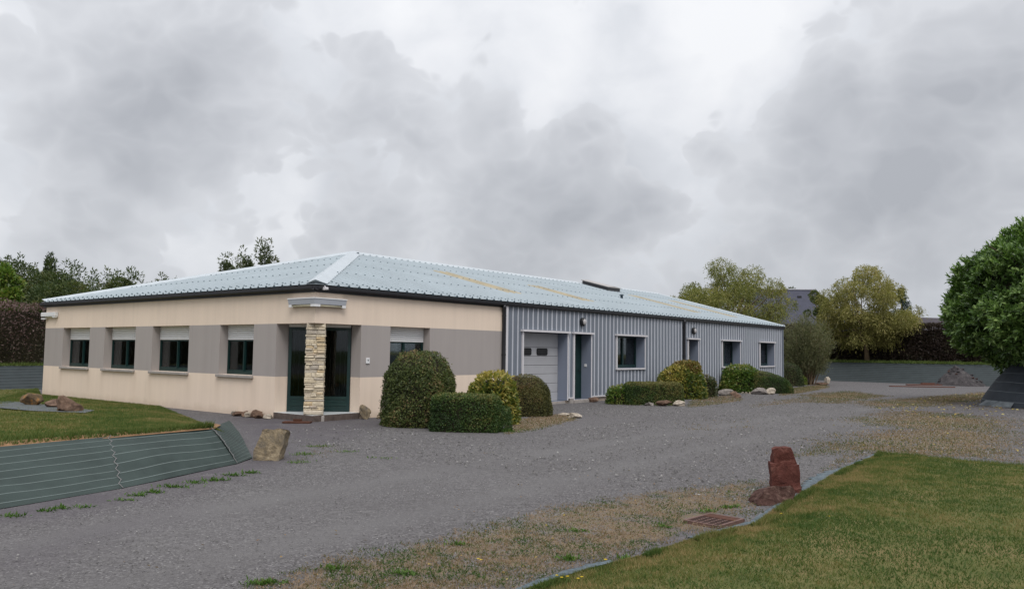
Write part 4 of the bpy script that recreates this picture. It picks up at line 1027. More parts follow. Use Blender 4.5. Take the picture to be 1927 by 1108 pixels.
# boot scraper / drain plate by the pillar
BS = thing('boot_scraper', 'rusty iron plate lying on the gravel before the stone pillar', 'boot scraper', (.02, -.44, GZ), VIEW)
mb = MB(); mb.box(-.32, .32, -.12, .12, .005, .045); mb.obj('plate', M['rust'], BS, bev=.006)
mb = MB(); mb.box(-.10, .10, .02, .05, .046, .10); mb.obj('scraper_blade', M['rust'], BS)
# drain grate
gc = [Vector((*gp(*q), 0)) for q in ((1295, 977), (1345, 991), (1394, 978), (1342, 963))]
gcen = sum(gc, Vector()) / 4; ux = (gc[2] - gc[1] + gc[3] - gc[0]).normalized(); ang = math.atan2(ux.y, ux.x)
gl = ((gc[2] - gc[1]).length + (gc[3] - gc[0]).length) / 2; gw = ((gc[1] - gc[0]).length + (gc[2] - gc[3]).length) / 2
DG = thing('drain_grate', 'rusty iron drain grate in the gravel beside the right lawn', 'drain grate', (gcen.x, gcen.y, GZ - .004), ang)
hl, hw = gl / 2, gw / 2
mb = MB(); mb.box(-hl, hl, -hw, -hw + .03, -.06, .009); mb.box(-hl, hl, hw - .03, hw, -.06, .009); mb.box(-hl, -hl + .03, -hw + .03, hw - .03, -.06, .009); mb.box(hl - .03, hl, -hw + .03, hw - .03, -.06, .009)
mb.obj('grate_frame', M['ironedge'], DG)
mb = MB(); mb.box(-hl + .03, hl - .03, -hw + .03, hw - .03, -.05, .002); mb.obj('shade_block', M['drain_shade'], DG)  # black block under the bars; the drain's shade is put into its colour
split = hl * .30
for i in range(6):
    x_ = -hl + .03 + (split + hl - .03) * (i + .9) / 6.5; mb = MB(); mb.box(x_ - .0055, x_ + .0055, -hw + .03, hw - .03, .0045, .0065); mb.obj('bar', M['ironedge'], DG)
for i in range(4):
    y_ = -hw + .03 + (gw - .06) * (i + 1) / 5; mb = MB(); mb.box(-hl + .03, split, y_ - .006, y_ + .006, .0035, .006); mb.obj('cross_bar', M['ironedge'], DG)
mb = MB(); mb.box(split + .012, hl - .032, -hw + .032, hw - .032, -.011, .0065); o = mb.obj('cover_plate', M['rust'], DG); tag(o, 'rust-filled end of the grate')
# edging strip of the right lawn
ES = Re(np.linspace(.03, 1, 160)); V = []; F = []; rr_ = np.random.default_rng(3)
wn = -.03 + .07 * vnoise(np.c_[ES, ES[:, 0] * 0] * 1.0, 2.3, 2) + .09 * np.clip((vnoise(np.c_[ES, ES[:, 0] * 0] + 9, .9, 2) - .42) * 3, 0, 1)
tn = np.gradient(ES, axis=0); tn /= np.linalg.norm(tn, axis=1)[:, None]; nr = np.c_[-tn[:, 1], tn[:, 0]]
wn = wn * np.interp(np.linspace(0, 1, len(ES)), [0, .3, .5, 1], [.6, .9, 1.9, 2.1])
for i in range(len(ES)):
    e = ES[i]; wj = max(wn[i], .004) * rr_.uniform(.6, 1.35)
    for k, (o_, zz) in enumerate(((-.02, .014), (.012, .016), (.03 + wj * .6, .012 + .012 * rr_.random()), (.035 + wj * 1.2, .002))):
        V.append((e[0] + nr[i, 0] * o_, e[1] + nr[i, 1] * o_, GZ + zz + .01))
V = np.array(V); gap = vnoise(np.c_[ES, ES[:, 0] * 0] + 3, 1.9, 2) < np.interp(np.linspace(0, 1, len(ES)), [0, .35, .6, 1], [.52, .40, .30, .25])
F = np.array([(i * 4 + k, i * 4 + k + 1, i * 4 + k + 5, i * 4 + k + 4) for i in range(len(ES) - 1) for k in range(3) if not gap[i]])
o = link(bpy.data.objects.new('edging_strip', np_mesh('edging_strip', V, F, M['liner_blue'])))
tag(o, 'ragged blue-grey plastic edging strip between gravel and right lawn', 'edging')

# rubble heap and planks far right
hx, hy = gp(1822, 727)
RUB = thing('rubble_heap', 'grey heap of rubble and gravel in front of the far bank', 'rubble heap', (hx - .6, hy + 1.2, GZ), VIEW)
U = np.linspace(0, 2 * np.pi, 49)[:-1]; Rr = np.linspace(0, 1, 14); V = []; F = []
for r_ in Rr:
    for u in U: V.append((r_ * 1.45 * math.cos(u) + .25 * (1 - r_) * -1.2, r_ * 1.2 * math.sin(u), 1.28 * (1 - r_) ** .85 - .05))
V = np.array(V); V += (np.stack([vnoise(V + k * 13, 2.2, 3) for k in range(3)], 1) - .5) * .38 * np.array([1, 1, .8]); V[:, 2] = np.where(np.repeat(Rr, 48) > .98, -.05, V[:, 2])
for i in range(13):
    for k in range(48): F.append((i * 48 + k, i * 48 + (k + 1) % 48, (i + 1) * 48 + (k + 1) % 48, (i + 1) * 48 + k))
link(bpy.data.objects.new('heap', np_mesh('heap', V, np.array(F), M['rubble'])), RUB)
for i in range(46):
    u = rnd.random() * 6.28; r_ = rnd.random() ** .7; s_ = rnd.uniform(.08, .19)
    o = rock('rubble_stone', None, None, (r_ * 1.4 * math.cos(u) - .3 * (1 - r_), r_ * 1.15 * math.sin(u), 1.22 * (1 - r_) ** .85 - .03), (s_ * 1.4, s_, s_ * .8), M['rubble'] if i % 6 else M['rock_redbrown'], 200 + i, rnd.random() * 3, sub=1); o.parent = RUB
for i, (px, py, ln, lb) in enumerate(((1735, 725, 3.6, 'long reddish plank lying on the gravel, nearest of the three'), (1752, 722, 3.0, 'reddish plank lying behind the nearest plank'), (1765, 720, 2.2, 'short reddish plank at the back, touching the rubble heap'))):
    mb = MB(); mb.box(-ln / 2, ln / 2, -.11, .11, .0, .05 + .02 * i); o = mb.obj('plank', M['plank'], bev=.008); o.location = (*gp(px, py + 3), GZ); o.rotation_euler = (0, 0, VIEW + R(-4 + 5 * i)); tag(o, lb, 'plank')

# ---------------------------------------------------------------- shrubs
def shell(n, a, c, h, p, q, dome=True, depth=.10, bumpy=.05, seed=0, flare=0):
    """points on a clipped solid standing on the ground: half sizes a, c, height h; p = plan squareness, q = profile squareness"""
    A = [4 * a * c, 4 * a * h, 4 * a * h, 4 * c * h, 4 * c * h]; A = np.array(A); k = RNG.choice(5, n, p=A / A.sum())
    u = RNG.uniform(-1, 1, n); w = RNG.uniform(-1, 1, n); zz = (w + 1) / 2
    X = np.choose(k, [u, u, u, np.ones(n), -np.ones(n)]); Y = np.choose(k, [w, np.ones(n), -np.ones(n), u, u]); Z = np.choose(k, [np.ones(n), zz, zz, zz, zz])
    f = ((np.abs(X) ** p + np.abs(Y) ** p) ** (q / p) + np.abs(Z) ** q) ** (1 / q)
    X, Y, Z = X / f, Y / f, Z / f
    N = np.stack([np.sign(X) * np.abs(X) ** (p - 1) / a, np.sign(Y) * np.abs(Y) ** (p - 1) / c, np.abs(Z) ** (q - 1) / h], 1); N = unit(N)
    P = np.stack([X * a, Y * c, Z * h], 1)
    nz = vnoise(P + seed * 7.7, 2.6, 3) - .5
    nz2 = vnoise(P + seed * 3.1 + 50, 8.5, 2) - .5
    P[:, :2] *= (1 + flare * (1 - P[:, 2] / h) ** 2)[:, None]
    P = P + N * ((RNG.random(n) < .05) * RNG.random(n) ** 2 * depth * .55)[:, None]
    P = P + N * (nz * bumpy * 2 + nz2 * min(.09, bumpy * 1.7))[:, None] - N * (RNG.random(n) ** 1.6 * depth)[:, None]
    return P, N, nz
def core_mesh(a, c, h, p, q, s, mat, parent, seed=0, bumpy=.05):
    nu, nv = 40, 16; V = []; 
    for j in range(nv + 1):
        ph = (math.pi / 2) * j / nv
        for i in range(nu):
            th = 2 * math.pi * i / nu; X, Y, Z = math.cos(th) * math.cos(ph), math.sin(th) * math.cos(ph), math.sin(ph)
            f = ((abs(X) ** p + abs(Y) ** p) ** (q / p) + abs(Z) ** q) ** (1 / q); V.append((X / f * a, Y / f * c, Z / f * h))
    V = np.array(V); nz = vnoise(V + seed * 7.7, 2.6, 3) - .5
    V = V * s * (1 + nz[:, None] * bumpy * 1.5 / max(a, .3)); V[:nu, 2] = -.05
    F = np.array([(j * nu + i, j * nu + (i + 1) % nu, (j + 1) * nu + (i + 1) % nu, (j + 1) * nu + i) for j in range(nv) for i in range(nu)])
    return link(bpy.data.objects.new('branches', np_mesh('branches', V, F, mat, smooth=True)), parent)
def clipped(name, label, loc, rz, a, c, h, p, q, mat, n, leaf, seed, depth=.10, bumpy=.05, group=None, topwarm=0, parent=None, tint0=.45, spiky=.55, fname='foliage', asp=.5, slope=None, flare=.03):
    t = parent or thing(name, label, 'shrub', (*loc, GZ), rz, group)
    P, N, nz = shell(n, a, c, h, p, q, depth=depth, bumpy=bumpy, seed=seed, flare=flare)
    if slope: P[:, 2] *= 1 + slope * P[:, 0] / a
    cl = vnoise(P + seed * 3.3, 1.3, 2)
    tint = tint0 + RNG.normal(0, .2, n) + (cl - .5) * 1.0 + (vnoise(P + seed, 7, 2) - .5) * .7
    if topwarm: tint += topwarm * np.clip(P[:, 2] / h - .72, 0, 1) / .28  # paler, warmer leaves up top; the hedges' lit tops are tinted in here
    T = unit(N * spiky + rv(n) * .8 + np.array([0, 0, .15])); Nn = unit(N + rv(n) * .7)
    o = leaf_obj(fname, [leaves(P - T * leaf * .3, T, Nn, leaf * RNG.uniform(.65, 1.3, n), leaf * asp * RNG.uniform(.8, 1.2, n), tint)], LM[mat], t)
    if parent is None or fname != 'foliage':
        cm = core_mesh(a, c, h, p, q, .93 if depth < .135 else .82, M['twig'], t, seed, bumpy)
        if slope:
            for v_ in cm.data.vertices: v_.co.z *= 1 + slope * v_.co.x / a
    return t
rz_h = math.atan2(.55, .83)
clipped('round_bush', 'tall round-topped clipped bush in front of the shuttered side window', (2.27, 1.30), VIEW, .86, .86, 1.72, 2.0, 3.0, 'box', 34000, .05, 1, .13, .085, flare=.05, tint0=.48, group='clipped shrubs along the building')
hd = clipped('clipped_hedge', 'low dark green box-shaped hedge attached to the round bush', (3.91, 1.09), rz_h, .75, .42, .80, 7, 9, 'hedge', 22000, .042, 2, .08, .035, topwarm=.55, tint0=.36, group='clipped shrubs along the building')
P, N, nz = shell(3500, .22, .30, .52, 2.4, 5, depth=.06, bumpy=.03, seed=4); P += np.array([.76, .16, 0])
T = unit(N * .5 + rv(3500)); leaf_obj('side_shoots', [leaves(P, T, unit(N + rv(3500) * .7), .034, .017, .36 + RNG.normal(0, .16, 3500))], LM['hedge'], hd)
def laurel(name, label, loc, a, c, h, mat, n, leaf, seed, q=2.6, group='clipped shrubs along the building', p=2.2, tint0=.5, topwarm=.35, rz=VIEW):
    return clipped(name, label, loc, rz, a, c, h, p, q, mat, n, leaf, seed, .14, .10, group, topwarm, None, tint0, .8, 'foliage', .42)
laurel('laurel_bush', 'yellow-green laurel with broad leaves between the low hedge and the brown dome', (3.12, 2.92), .64, .6, 1.24, 'laurel', 6800, .105, 5, 2.8)
clipped('domed_bush', 'brownish clipped dome bush before the garage door', (2.13, 5.55), VIEW, .72, .72, 1.10, 2.2, 2.5, 'brown', 22000, .036, 6, .06, .04, topwarm=.25, tint0=.42, group='clipped shrubs along the building')
rz2 = math.atan2(.66, .75)
laurel('laurel_bush', 'low light green laurel at the left end of the long clipped hedge', (1.45, 11.75), .46, .42, .64, 'lime', 3000, .085, 7, 3.5, p=3, tint0=.45)
clipped('clipped_hedge', 'long low clipped hedge standing on stones before the metal wall', (2.40, 12.30), rz2, .98, .44, .76, 7, 9, 'hedge', 20000, .045, 8, .06, .03, topwarm=.6, tint0=.46, group='clipped shrubs along the building')
lt = laurel('laurel_bush', 'big yellow and bronze speckled laurel behind the long clipped hedge', (1.30, 16.6), .92, .8, 1.28, 'laurel', 7000, .12, 9, 2.8, tint0=.58)
P, N, nz = shell(2600, .55, .55, .42, 2.2, 2.2, depth=.10, bumpy=.08, seed=10); P += np.array([.22, .1, 1.02])
T = unit(N * .8 + rv(2600) * .8); leaf_obj('top_shoots', [leaves(P, T, unit(N + rv(2600) * .7), .11, .045, .7 + RNG.normal(0, .2, 2600))], LM['redlaurel'], lt)
laurel('laurel_bush', 'small dark laurel at the right side of the speckled laurel', (1.42, 18.5), .46, .42, .90, 'dark', 2200, .09, 11, 3, tint0=.5)
laurel('laurel_bush', 'bright green laurel under the far window, left of the sloping hedge', (.95, 23.3), .92, .55, 1.26, 'lime', 6500, .115, 12, 3.2, tint0=.55)
clipped('clipped_hedge', 'clipped green hedge with a sloping top on grey stones', (2.0, 24.0), VIEW, 1.02, .6, .92, 3, 3, 'hedge', 15000, .045, 13, .06, .03, topwarm=.35, tint0=.46, group='clipped shrubs along the building', slope=-.28)
clipped('domed_bush', 'dark green rounded bush at the far end of the metal wall', (-.55, 33.1), VIEW, .98, .9, 1.30, 2.4, 3, 'dark', 12000, .055, 14, .10, .05, tint0=.5, group='clipped shrubs along the building')
laurel('laurel_bush', 'small yellow-green shrub at the foot of the feathery shrub', (-.42, 35.2), .40, .35, .62, 'lime', 1500, .09, 15, 2.4, tint0=.7)

# ---------------------------------------------------------------- trees
def limbs(mb, base, top, r0, targets, r=rnd):
    base, top = Vector(base), Vector(top)
    mb.tube([base, base.lerp(top, .5) + Vector((r.uniform(-.1, .1), r.uniform(-.1, .1), 0)), top], [r0 * 1.25, r0 * .9, r0 * .7], 8)
    for tg in targets:
        tg = Vector(tg); st_ = base.lerp(top, r.uniform(.7, 1.0)); md = st_.lerp(tg, .5) + Vector((r.uniform(-.2, .2), r.uniform(-.2, .2), r.uniform(0, .3)))
        mb.tube([st_, md, tg], [r0 * .5, r0 * .3, r0 * .08], 5)
def crown(clumps, n, leaf, asp, mat_dir, droop=0, up=0, surf=.55, tint0=.45, spread=.18):
    """leaves gathered in many uneven clumps [(centre, (rx,ry,rz), weight, tint offset)]"""
    W_ = np.array([c[2] for c in clumps]); k = RNG.choice(len(clumps), n, p=W_ / W_.sum())
    C_ = np.array([c[0] for c in clumps])[k]; Rr_ = np.array([c[1] for c in clumps])[k]; off = np.array([c[3] for c in clumps])[k]
    D = rv(n); rad = RNG.random(n) ** (1 / 3) * (1 - surf) + surf * RNG.uniform(.7, 1.05, n)
    P = C_ + D * Rr_ * rad[:, None]
    T = unit(D * (1 - droop) + rv(n) * .7 + np.array([0, 0, up - droop * 1.6])); N_ = unit(D * .5 + rv(n) + np.array([0, 0, .4]))
    tint = tint0 + off + RNG.normal(0, spread, n) + (vnoise(P, .9, 2) - .5) * .6
    return leaves(P, T, N_, leaf * RNG.uniform(.6, 1.35, n), leaf * asp, tint)
def clump_crown(cx, cy, z0, z1, rx, ry, nb, r=rnd, size=(.16, .34), shape=1.0, offv=.16):
    out = []
    for i in range(nb):
        while True:
            x_, y_, z_ = r.uniform(-1, 1), r.uniform(-1, 1), r.uniform(-1, 1)
            q = x_ * x_ + y_ * y_ + z_ * z_
            if .12 < q < 1: break
        s_ = r.uniform(*size); zz = (z0 + z1) / 2 + z_ * (z1 - z0) / 2 * .86
        k_ = (1 - .35 * max(z_, 0)) * shape
        out.append(((cx + x_ * rx * .88 * k_, cy + y_ * ry * .88 * k_, zz), (rx * s_, ry * s_, (z1 - z0) * .5 * s_ * .85), s_ * s_, r.uniform(-offv, offv)))
    return out
def tree(name, label, loc, z0, z1, rx, ry, nb, nleaf, leaf, asp, mat, seed, cat='tree', group=None, droop=0, up=0, bark='bark', trunk=.18, spikes=0, base_z=None, size=(.16, .34), surf=.55, offv=.16, tint0=.45):
    r = random.Random(seed); t = thing(name, label, cat, (*loc, base_z if base_z is not None else GZ), 0, group)
    cl = clump_crown(0, 0, z0, z1, rx, ry, nb, r, size, 1, offv)
    for i in range(spikes):
        a_ = r.uniform(0, 6.28); q_ = r.uniform(0, .8); hh = r.uniform(.06, .15) * (z1 - z0)
        cl.append(((math.cos(a_) * q_ * rx, math.sin(a_) * q_ * ry, z1 - (z1 - z0) * .12 * q_ + hh * .3), (.28, .28, hh), .012 * hh / .5, .0))
    mb = MB(); limbs(mb, (0, 0, -.1), (r.uniform(-.2, .2), r.uniform(-.2, .2), z0 + (z1 - z0) * .35), trunk, [c[0] for c in cl[:max(8, nb // 2)]], r); mb.obj('trunk', M[bark], t, smooth=True)
    leaf_obj('crown', [crown(cl, nleaf, leaf, asp, None, droop, up, surf, tint0)], LM[mat], t)
    return t
def at_px(px, D):
    v = ray(px, 660); L = math.hypot(v[0], v[1]); return (CAM[0] + v[0] / L * D, CAM[1] + v[1] / L * D)
# willows on the right bank: hanging strands
def willow(label, loc, bz, z0, z1, rx, nstr, nleaf, mat, seed, leaf=.17, bark='barkpale', nb=60):
    r = random.Random(seed); rg = np.random.default_rng(seed); t = thing('willow_tree', label, 'tree', (*loc, bz), 0, 'willows on the bank')
    cl = clump_crown(0, 0, z0 + (z1 - z0) * .10, z1, rx, rx * .9, nb, r, (.12, .27), 1.08, .18)
    mb = MB(); top = (r.uniform(-.3, .3), 0, z0 + (z1 - z0) * .30); limbs(mb, (0, 0, -.15), top, .17, [c[0] for c in cl[:26]], r); mb.obj('trunk', M[bark], t, smooth=True)
    W_ = np.array([c[2] for c in cl]); k = rg.choice(len(cl), nstr, p=W_ / W_.sum()); C_ = np.array([c[0] for c in cl])[k]; Rr_ = np.array([c[1] for c in cl])[k]; off = np.array([c[3] for c in cl])[k]
    D = rg.normal(size=(nstr, 3)); D /= np.linalg.norm(D, axis=1)[:, None]
    P0 = C_ + D * Rr_ * rg.uniform(.6, 1.0, nstr)[:, None]; ln = rg.uniform(.35, 1.15, nstr); m_ = 8
    out = []; hd_ = np.c_[D[:, :2], np.zeros(nstr)]
    for q in np.linspace(0, 1, m_):
        P = P0 + hd_ * (q * .42 * ln)[:, None] + np.array([0, 0, 1]) * ((.22 * q - .75 * q * q) * ln)[:, None] + rg.normal(0, .05, (nstr, 3))
        T = hd_ * .6 + np.array([0, 0, -.2 - q]) + rg.normal(0, .5, (nstr, 3))
        tint = .54 + off + rg.normal(0, .18, nstr) + (vnoise(P + 3, .8, 2) - .5) * .6
        out.append(leaves(P, T, rg.normal(size=(nstr, 3)), leaf * rg.uniform(.7, 1.3, nstr), leaf * .27, tint))
    out.append(crown(cl, nleaf, leaf, .3, None, .3, .1, .6, .50))
    leaf_obj('crown', out, LM[mat], t); return t
willow('broad olive-green willow rising behind the far end of the building', at_px(1374, 60), 1.15, -.4, 7.6, 4.3, 3400, 20000, 'willow', 5, nb=80)
willow('smaller golden willow with a bare trunk on the grassy bank, right of the slate roof', at_px(1632, 63), 1.2, -.3, 7.1, 3.5, 3800, 17000, 'willow2', 8)
# feathery multi-stemmed shrub
def feathery(loc):
    t = thing('feathery_shrub', 'tall feathery grey-green shrub with many thin stems past the end of the building', 'shrub', (*loc, GZ), 0)
    mb = MB(); pts = []; tin = []
    rg = np.random.default_rng(77)
    for i in range(40):
        a_ = rg.uniform(0, 6.28); sp = rg.uniform(.15, 1.35); hh = rg.uniform(2.2, 4.0) * (1 - .12 * sp)
        p0 = Vector((math.cos(a_) * .45 * rg.random(), math.sin(a_) * .45 * rg.random(), -.05)); p2 = Vector((math.cos(a_) * sp, math.sin(a_) * sp, hh)); p1 = p0.lerp(p2, .5) + Vector((math.cos(a_), math.sin(a_), 0)) * .1 + Vector((rg.normal() * .1, rg.normal() * .1, .15))
        mb.tube([p0, p1, p2], [.035, .022, .008], 5)
        for k in range(60):
            s_ = rg.uniform(.28, 1.0); q = p0.lerp(p1, s_ * 2) if s_ < .5 else p1.lerp(p2, (s_ - .5) * 2)
            pts.append(tuple(q + Vector(rg.normal(0, .15, 3)) * (.5 + s_)))
    for k in range(900):          # low skirt of leafy shoots
        a_ = rg.uniform(0, 6.28); q = rg.uniform(.35, 1.15); pts.append((math.cos(a_) * q, math.sin(a_) * q, rg.uniform(.5, 2.2)))
    mb.obj('stems', M['barkpale'], t)
    P0 = np.array(pts); n_ = len(P0); out = []
    ang = rg.uniform(0, 6.28, n_); hv = np.c_[np.cos(ang), np.sin(ang), np.zeros(n_)] * .35 + np.c_[P0[:, :2] * .3, np.full(n_, .75)]
    for q in range(12):
        P = P0 + hv * (q / 11 * .55) + rg.normal(0, .03, (n_, 3)); out.append(leaves(P, hv + rg.normal(0, .45, (n_, 3)), rg.normal(size=(n_, 3)), .12 * rg.uniform(.7, 1.3, n_), .028, .60 + rg.normal(0, .2, n_) + (vnoise(P, 1.2, 2) - .5) * .7))
    leaf_obj('foliage', out, LM['feather'], t)
feathery(at_px(1517, 51.0))
# conifer behind the golden willow
cf = thing('conifer', 'dark blue-green conifer behind the golden willow', 'tree', (*at_px(1699, 72), 1.2), 0)
mb = MB(); mb.tube([(0, 0, -.2), (0, 0, 3), (0, 0, 6.0)], [.2, .12, .02], 7); mb.obj('trunk', M['bark'], cf)
out = []
for i in range(150):
    zz = rnd.uniform(.3, 5.9); L = (6.05 - zz) * .34 + .12; a_ = rnd.uniform(0, 6.28); n_ = 50; s_ = RNG.random(n_)
    d_ = np.array([math.cos(a_), math.sin(a_), 0]); P = np.array([0, 0, zz]) + d_ * (s_ * L)[:, None] + np.array([0, 0, 1]) * (-.18 * L * s_ + .16 * L * s_ ** 3)[:, None] + RNG.normal(0, .05, (n_, 3))
    out.append(leaves(P, d_ * .6 + RNG.normal(0, .6, (n_, 3)), rv(n_), .16, .05, .45 + RNG.normal(0, .2, n_)))
leaf_obj('crown', out, LM['conifer'], cf)
# big laurel tree on its covered mound
LT = (13.55, 23.0)
MD = thing('planting_mound', 'dark mat-covered mound under the big glossy laurel tree', 'mound', (*LT, GZ), 0)
def mound(s, t):
    th = s * 2 * np.pi; r_ = 3.0 - 1.15 * t ** 1.25; P = np.stack([np.cos(th) * r_, np.sin(th) * r_, 1.65 * t ** .95 - .02], 1)
    P[:, :2] *= (1 + .05 * (vnoise(P, .9, 3) - .5))[:, None] ; P[:, 2] += (vnoise(P, 1.4, 3) - .5) * .10 * np.sin(np.pi * t); return P
M['matdark'] = matmat('dark_weed_mat', (.032, .038, .046), (.10, .115, .125), .42, .05)
grid_obj('mound_mat', mound, 90, 14, M['matdark'], uv=lambda s, t: t * 2.1, parent=MD)
mb = MB(); mb.face([(math.cos(u) * 1.86, math.sin(u) * 1.86, 1.60) for u in [k * 2 * math.pi / 30 for k in range(30)]]); mb.obj('mound_soil', M['earth'], MD)
M['tarp'] = paint('pale_worn_mat', (.125, .14, .15), .7, .5, 5, .2)
mb = MB()
for k in range(5):
    u0, u1 = R(206 + k * 6), R(206 + (k + 1) * 6); w0 = .55 + .35 * math.sin(k * 2.3); w1 = .55 + .35 * math.sin((k + 1) * 2.3)
    f_ = lambda u, r_, z_: (math.cos(u) * r_, math.sin(u) * r_, z_)
    mb.face([f_(u0, 3.0 + w0 * .35, .012), f_(u1, 3.0 + w1 * .35, .012), f_(u1, 2.92, .20), f_(u0, 2.92, .20)])
mb.obj('mat_skirt', M['tarp'], MD)
bt = thing('laurel_tree', 'huge egg-shaped glossy green laurel tree on the dark mound at right edge', 'tree', (*LT, 1.2 + GZ), 0)
mb = MB(); limbs(mb, (0, 0, -.1), (.1, 0, 2.6), .28, [(rnd.uniform(-3, 3), rnd.uniform(-3, 3), rnd.uniform(.5, 5)) for _ in range(26)]); mb.obj('trunk', M['bark'], bt)
ns = 26000; D = rv(ns); 
hh = np.where(D[:, 2] > 0, 3.3, 2.25); rxy = 3.95
Pc = np.stack([D[:, 0] * rxy, D[:, 1] * rxy, 2.15 + D[:, 2] * hh], 1)
tap = 1 - .16 * np.clip((Pc[:, 2] - 2.15) / 5, 0, 1); Pc[:, :2] *= tap[:, None]
lump = vnoise(Pc + 5, .55, 3) - .5; lump2 = vnoise(Pc + 31, 1.3, 2) - .5
Pc = np.array([0, 0, 2.15]) + (Pc - np.array([0, 0, 2.15])) * (1.0 + .26 * lump + .30 * lump2)[:, None]
Pc -= D * (RNG.random(ns) ** 1.5 * .6)[:, None]
keep_ = RNG.random(ns) < np.clip(vnoise(Pc + 77, 1.1, 2) * 3.2 - .75, .12, 1); Pc, D, lump2 = Pc[keep_], D[keep_], lump2[keep_]; ns = len(Pc)
stray = RNG.random(ns) < .05; Pc = Pc + D * (stray * RNG.uniform(.05, .24, ns))[:, None]
out = []; Dn = unit(D * np.array([1, 1, 1.2])); axis_ = unit(Dn * .75 + rv(ns) * .45 + np.array([0, 0, .55])); stint = RNG.normal(0, .14, ns)
for k in range(7):
    sp = rv(ns); T = unit(axis_ * .75 + sp * .75); Pk = Pc + axis_ * (k * .03)
    out.append(leaves(Pk, T, unit(axis_ + sp * .3), (.195 * RNG.uniform(.65, 1.25, ns)), (.072), .52 + stint + lump2 * .6 + RNG.normal(0, .10, ns) + (k - 3) * .03, .2))
leaf_obj('crown', out, LM['biglaurel'], bt)
me = bpy.data.meshes.new('inner_branches'); bm = bmesh.new(); bmesh.ops.create_icosphere(bm, subdivisions=3, radius=1)
for v_ in bm.verts:
    q = v_.co; h_ = 2.6 if q.z > 0 else 1.55; v_.co = Vector((q.x * 2.9, q.y * 2.9, 2.15 + q.z * h_)) * 1.0; v_.co += Vector((mnoise.noise(v_.co), mnoise.noise(v_.co + Vector((9, 0, 0))), mnoise.noise(v_.co + Vector((0, 9, 0))))) * .35
bm.to_mesh(me); bm.free(); me.materials.append(M['twig']); link(bpy.data.objects.new('inner_branches', me), bt)

# hedges on the banks
def long_hedge(name, label, A, Bp, off, side, zb, ht, wd, mat, n, leaf, seed, mixtop=0):
    A, Bp = Vector(A), Vector(Bp); d = (Bp - A).normalized(); nr = Vector((-d.y, d.x, 0)) * side; L = (Bp - A).length
    org = A + nr * off; t = thing(name, label, 'hedge', (org.x, org.y, zb), math.atan2(d.y, d.x))
    sg = 1 if (nr - Vector((-d.y, d.x, 0))).length < .1 else -1
    k = RNG.random(n); s_ = RNG.random(n) * L; w = RNG.random(n)
    top = k > .78; P = np.stack([s_, np.where(top, w * wd, 0) * sg, np.where(top, ht, w * ht)], 1)
    Nn = np.where(top[:, None], np.array([0, 0, 1.]), np.array([0, -1. * sg, .15]))
    nzz = vnoise(P + seed, .55, 3) - .5; P = P + Nn * (nzz * .9)[:, None] + rv(n) * .12
    T = unit(Nn * .5 + rv(n) * .8 + np.array([0, 0, .5])); tint = .42 + RNG.normal(0, .2, n) + (vnoise(P + 3, .7, 2) - .5) * .8
    if mixtop: tint += mixtop * np.clip(P[:, 2] / ht - .45, -.4, .6)
    leaf_obj('foliage', [leaves(P, T, unit(Nn + rv(n)), leaf * RNG.uniform(.6, 1.4, n), leaf * .5, tint)], LM[mat], t)
    mb = MB(); mb.box(0, L, sg * .35, sg * (wd - .3), -.2, ht - .3); mb.obj('branches', M['twig'], t)
    return t
rd = (RB1 - RB0).normalized()
def on_rb(px, off):           # distance along the right bank for a bearing
    v = ray(px, 660); nrm = Vector((-rd.y, rd.x, 0)); o_ = RB0 + nrm * off; 
    a_ = np.array([[v[0], -rd.x], [v[1], -rd.y]]); s_ = np.linalg.solve(a_, np.array([o_.x - CAM[0], o_.y - CAM[1]])); return s_[1]
s0, s1 = on_rb(1380, 4.6), on_rb(2060, 4.6)
A_ = RB0 + rd * s0; B_ = RB0 + rd * s1
long_hedge('hedge', 'long dark purple-brown hedge on top of the right bank', A_, B_, 4.6, 1, 1.2, 2.55, 1.6, 'purple', 42000, .16, 3)
ld = (LB1 - LB0).normalized()
long_hedge('hedge', 'dark clipped hedge with greyish purple top at the left end of the building', LB0 + ld * 12, LB0 + ld * 62, 2.9, 1, .82, 2.55, 1.5, 'mixhedge', 42000, .11, 9, .75)

# trees behind the left hedge (bearing, distance, crown bottom, top, radius)
LTREES = [(-40, 58, .6, 5.8, 3.4, 'tree', 'dense dark tree at the left edge behind the hedge', 5),
          (30, 62, .6, 5.9, 3.4, 'tree', 'dark round-headed tree second from the left edge behind the hedge', 6),
          (86, 64, .3, 6.2, 2.7, 'tree', 'dark bushy tree around the foot of the spires behind the left hedge', 6),
          (128, 58, .3, 5.2, 2.8, 'tree', 'olive tree just right of the twin spires', 6),
          (172, 66, .3, 5.1, 2.9, 'tree', 'lower dark tree between the olive tree and the upright shoots', 6),
          (218, 60, .3, 5.4, 2.5, 'tree', 'tree with several upright shoots above the roof eave', 8),
          (255, 64, .3, 4.9, 2.5, 'tree', 'tree with loose upright shoots left of the wispy grey-green one', 6),
          (300, 60, .3, 5.1, 2.1, 'tree2', 'wispy grey-green tree leaning right above the front roof slope', 6)]
for i, (px, D_, z0, z1, rx, mm, lb, sp) in enumerate(LTREES):
    tree('tree', lb, at_px(px, D_), z0, z1, rx, rx, 60, 22000, .20, .42, mm, 300 + i, group='trees behind the left hedge', spikes=sp, up=.25, trunk=.16, base_z=.85, size=(.18, .36), tint0=.40 if mm == 'tree' else .5)
sp = at_px(86, 64); q = thing('spire_shoot', 'leafy spire above', 'tree', (*sp, .85)) if False else None
t = tree('tree', 'narrow pointed dark tree whose twin spires overtop the left hedge', at_px(87, 66), 3.0, 7.9, .42, .42, 16, 2600, .18, .4, 'tree', 340, group='trees behind the left hedge', up=.8, trunk=.08, base_z=.85, size=(.3, .55), tint0=.35)
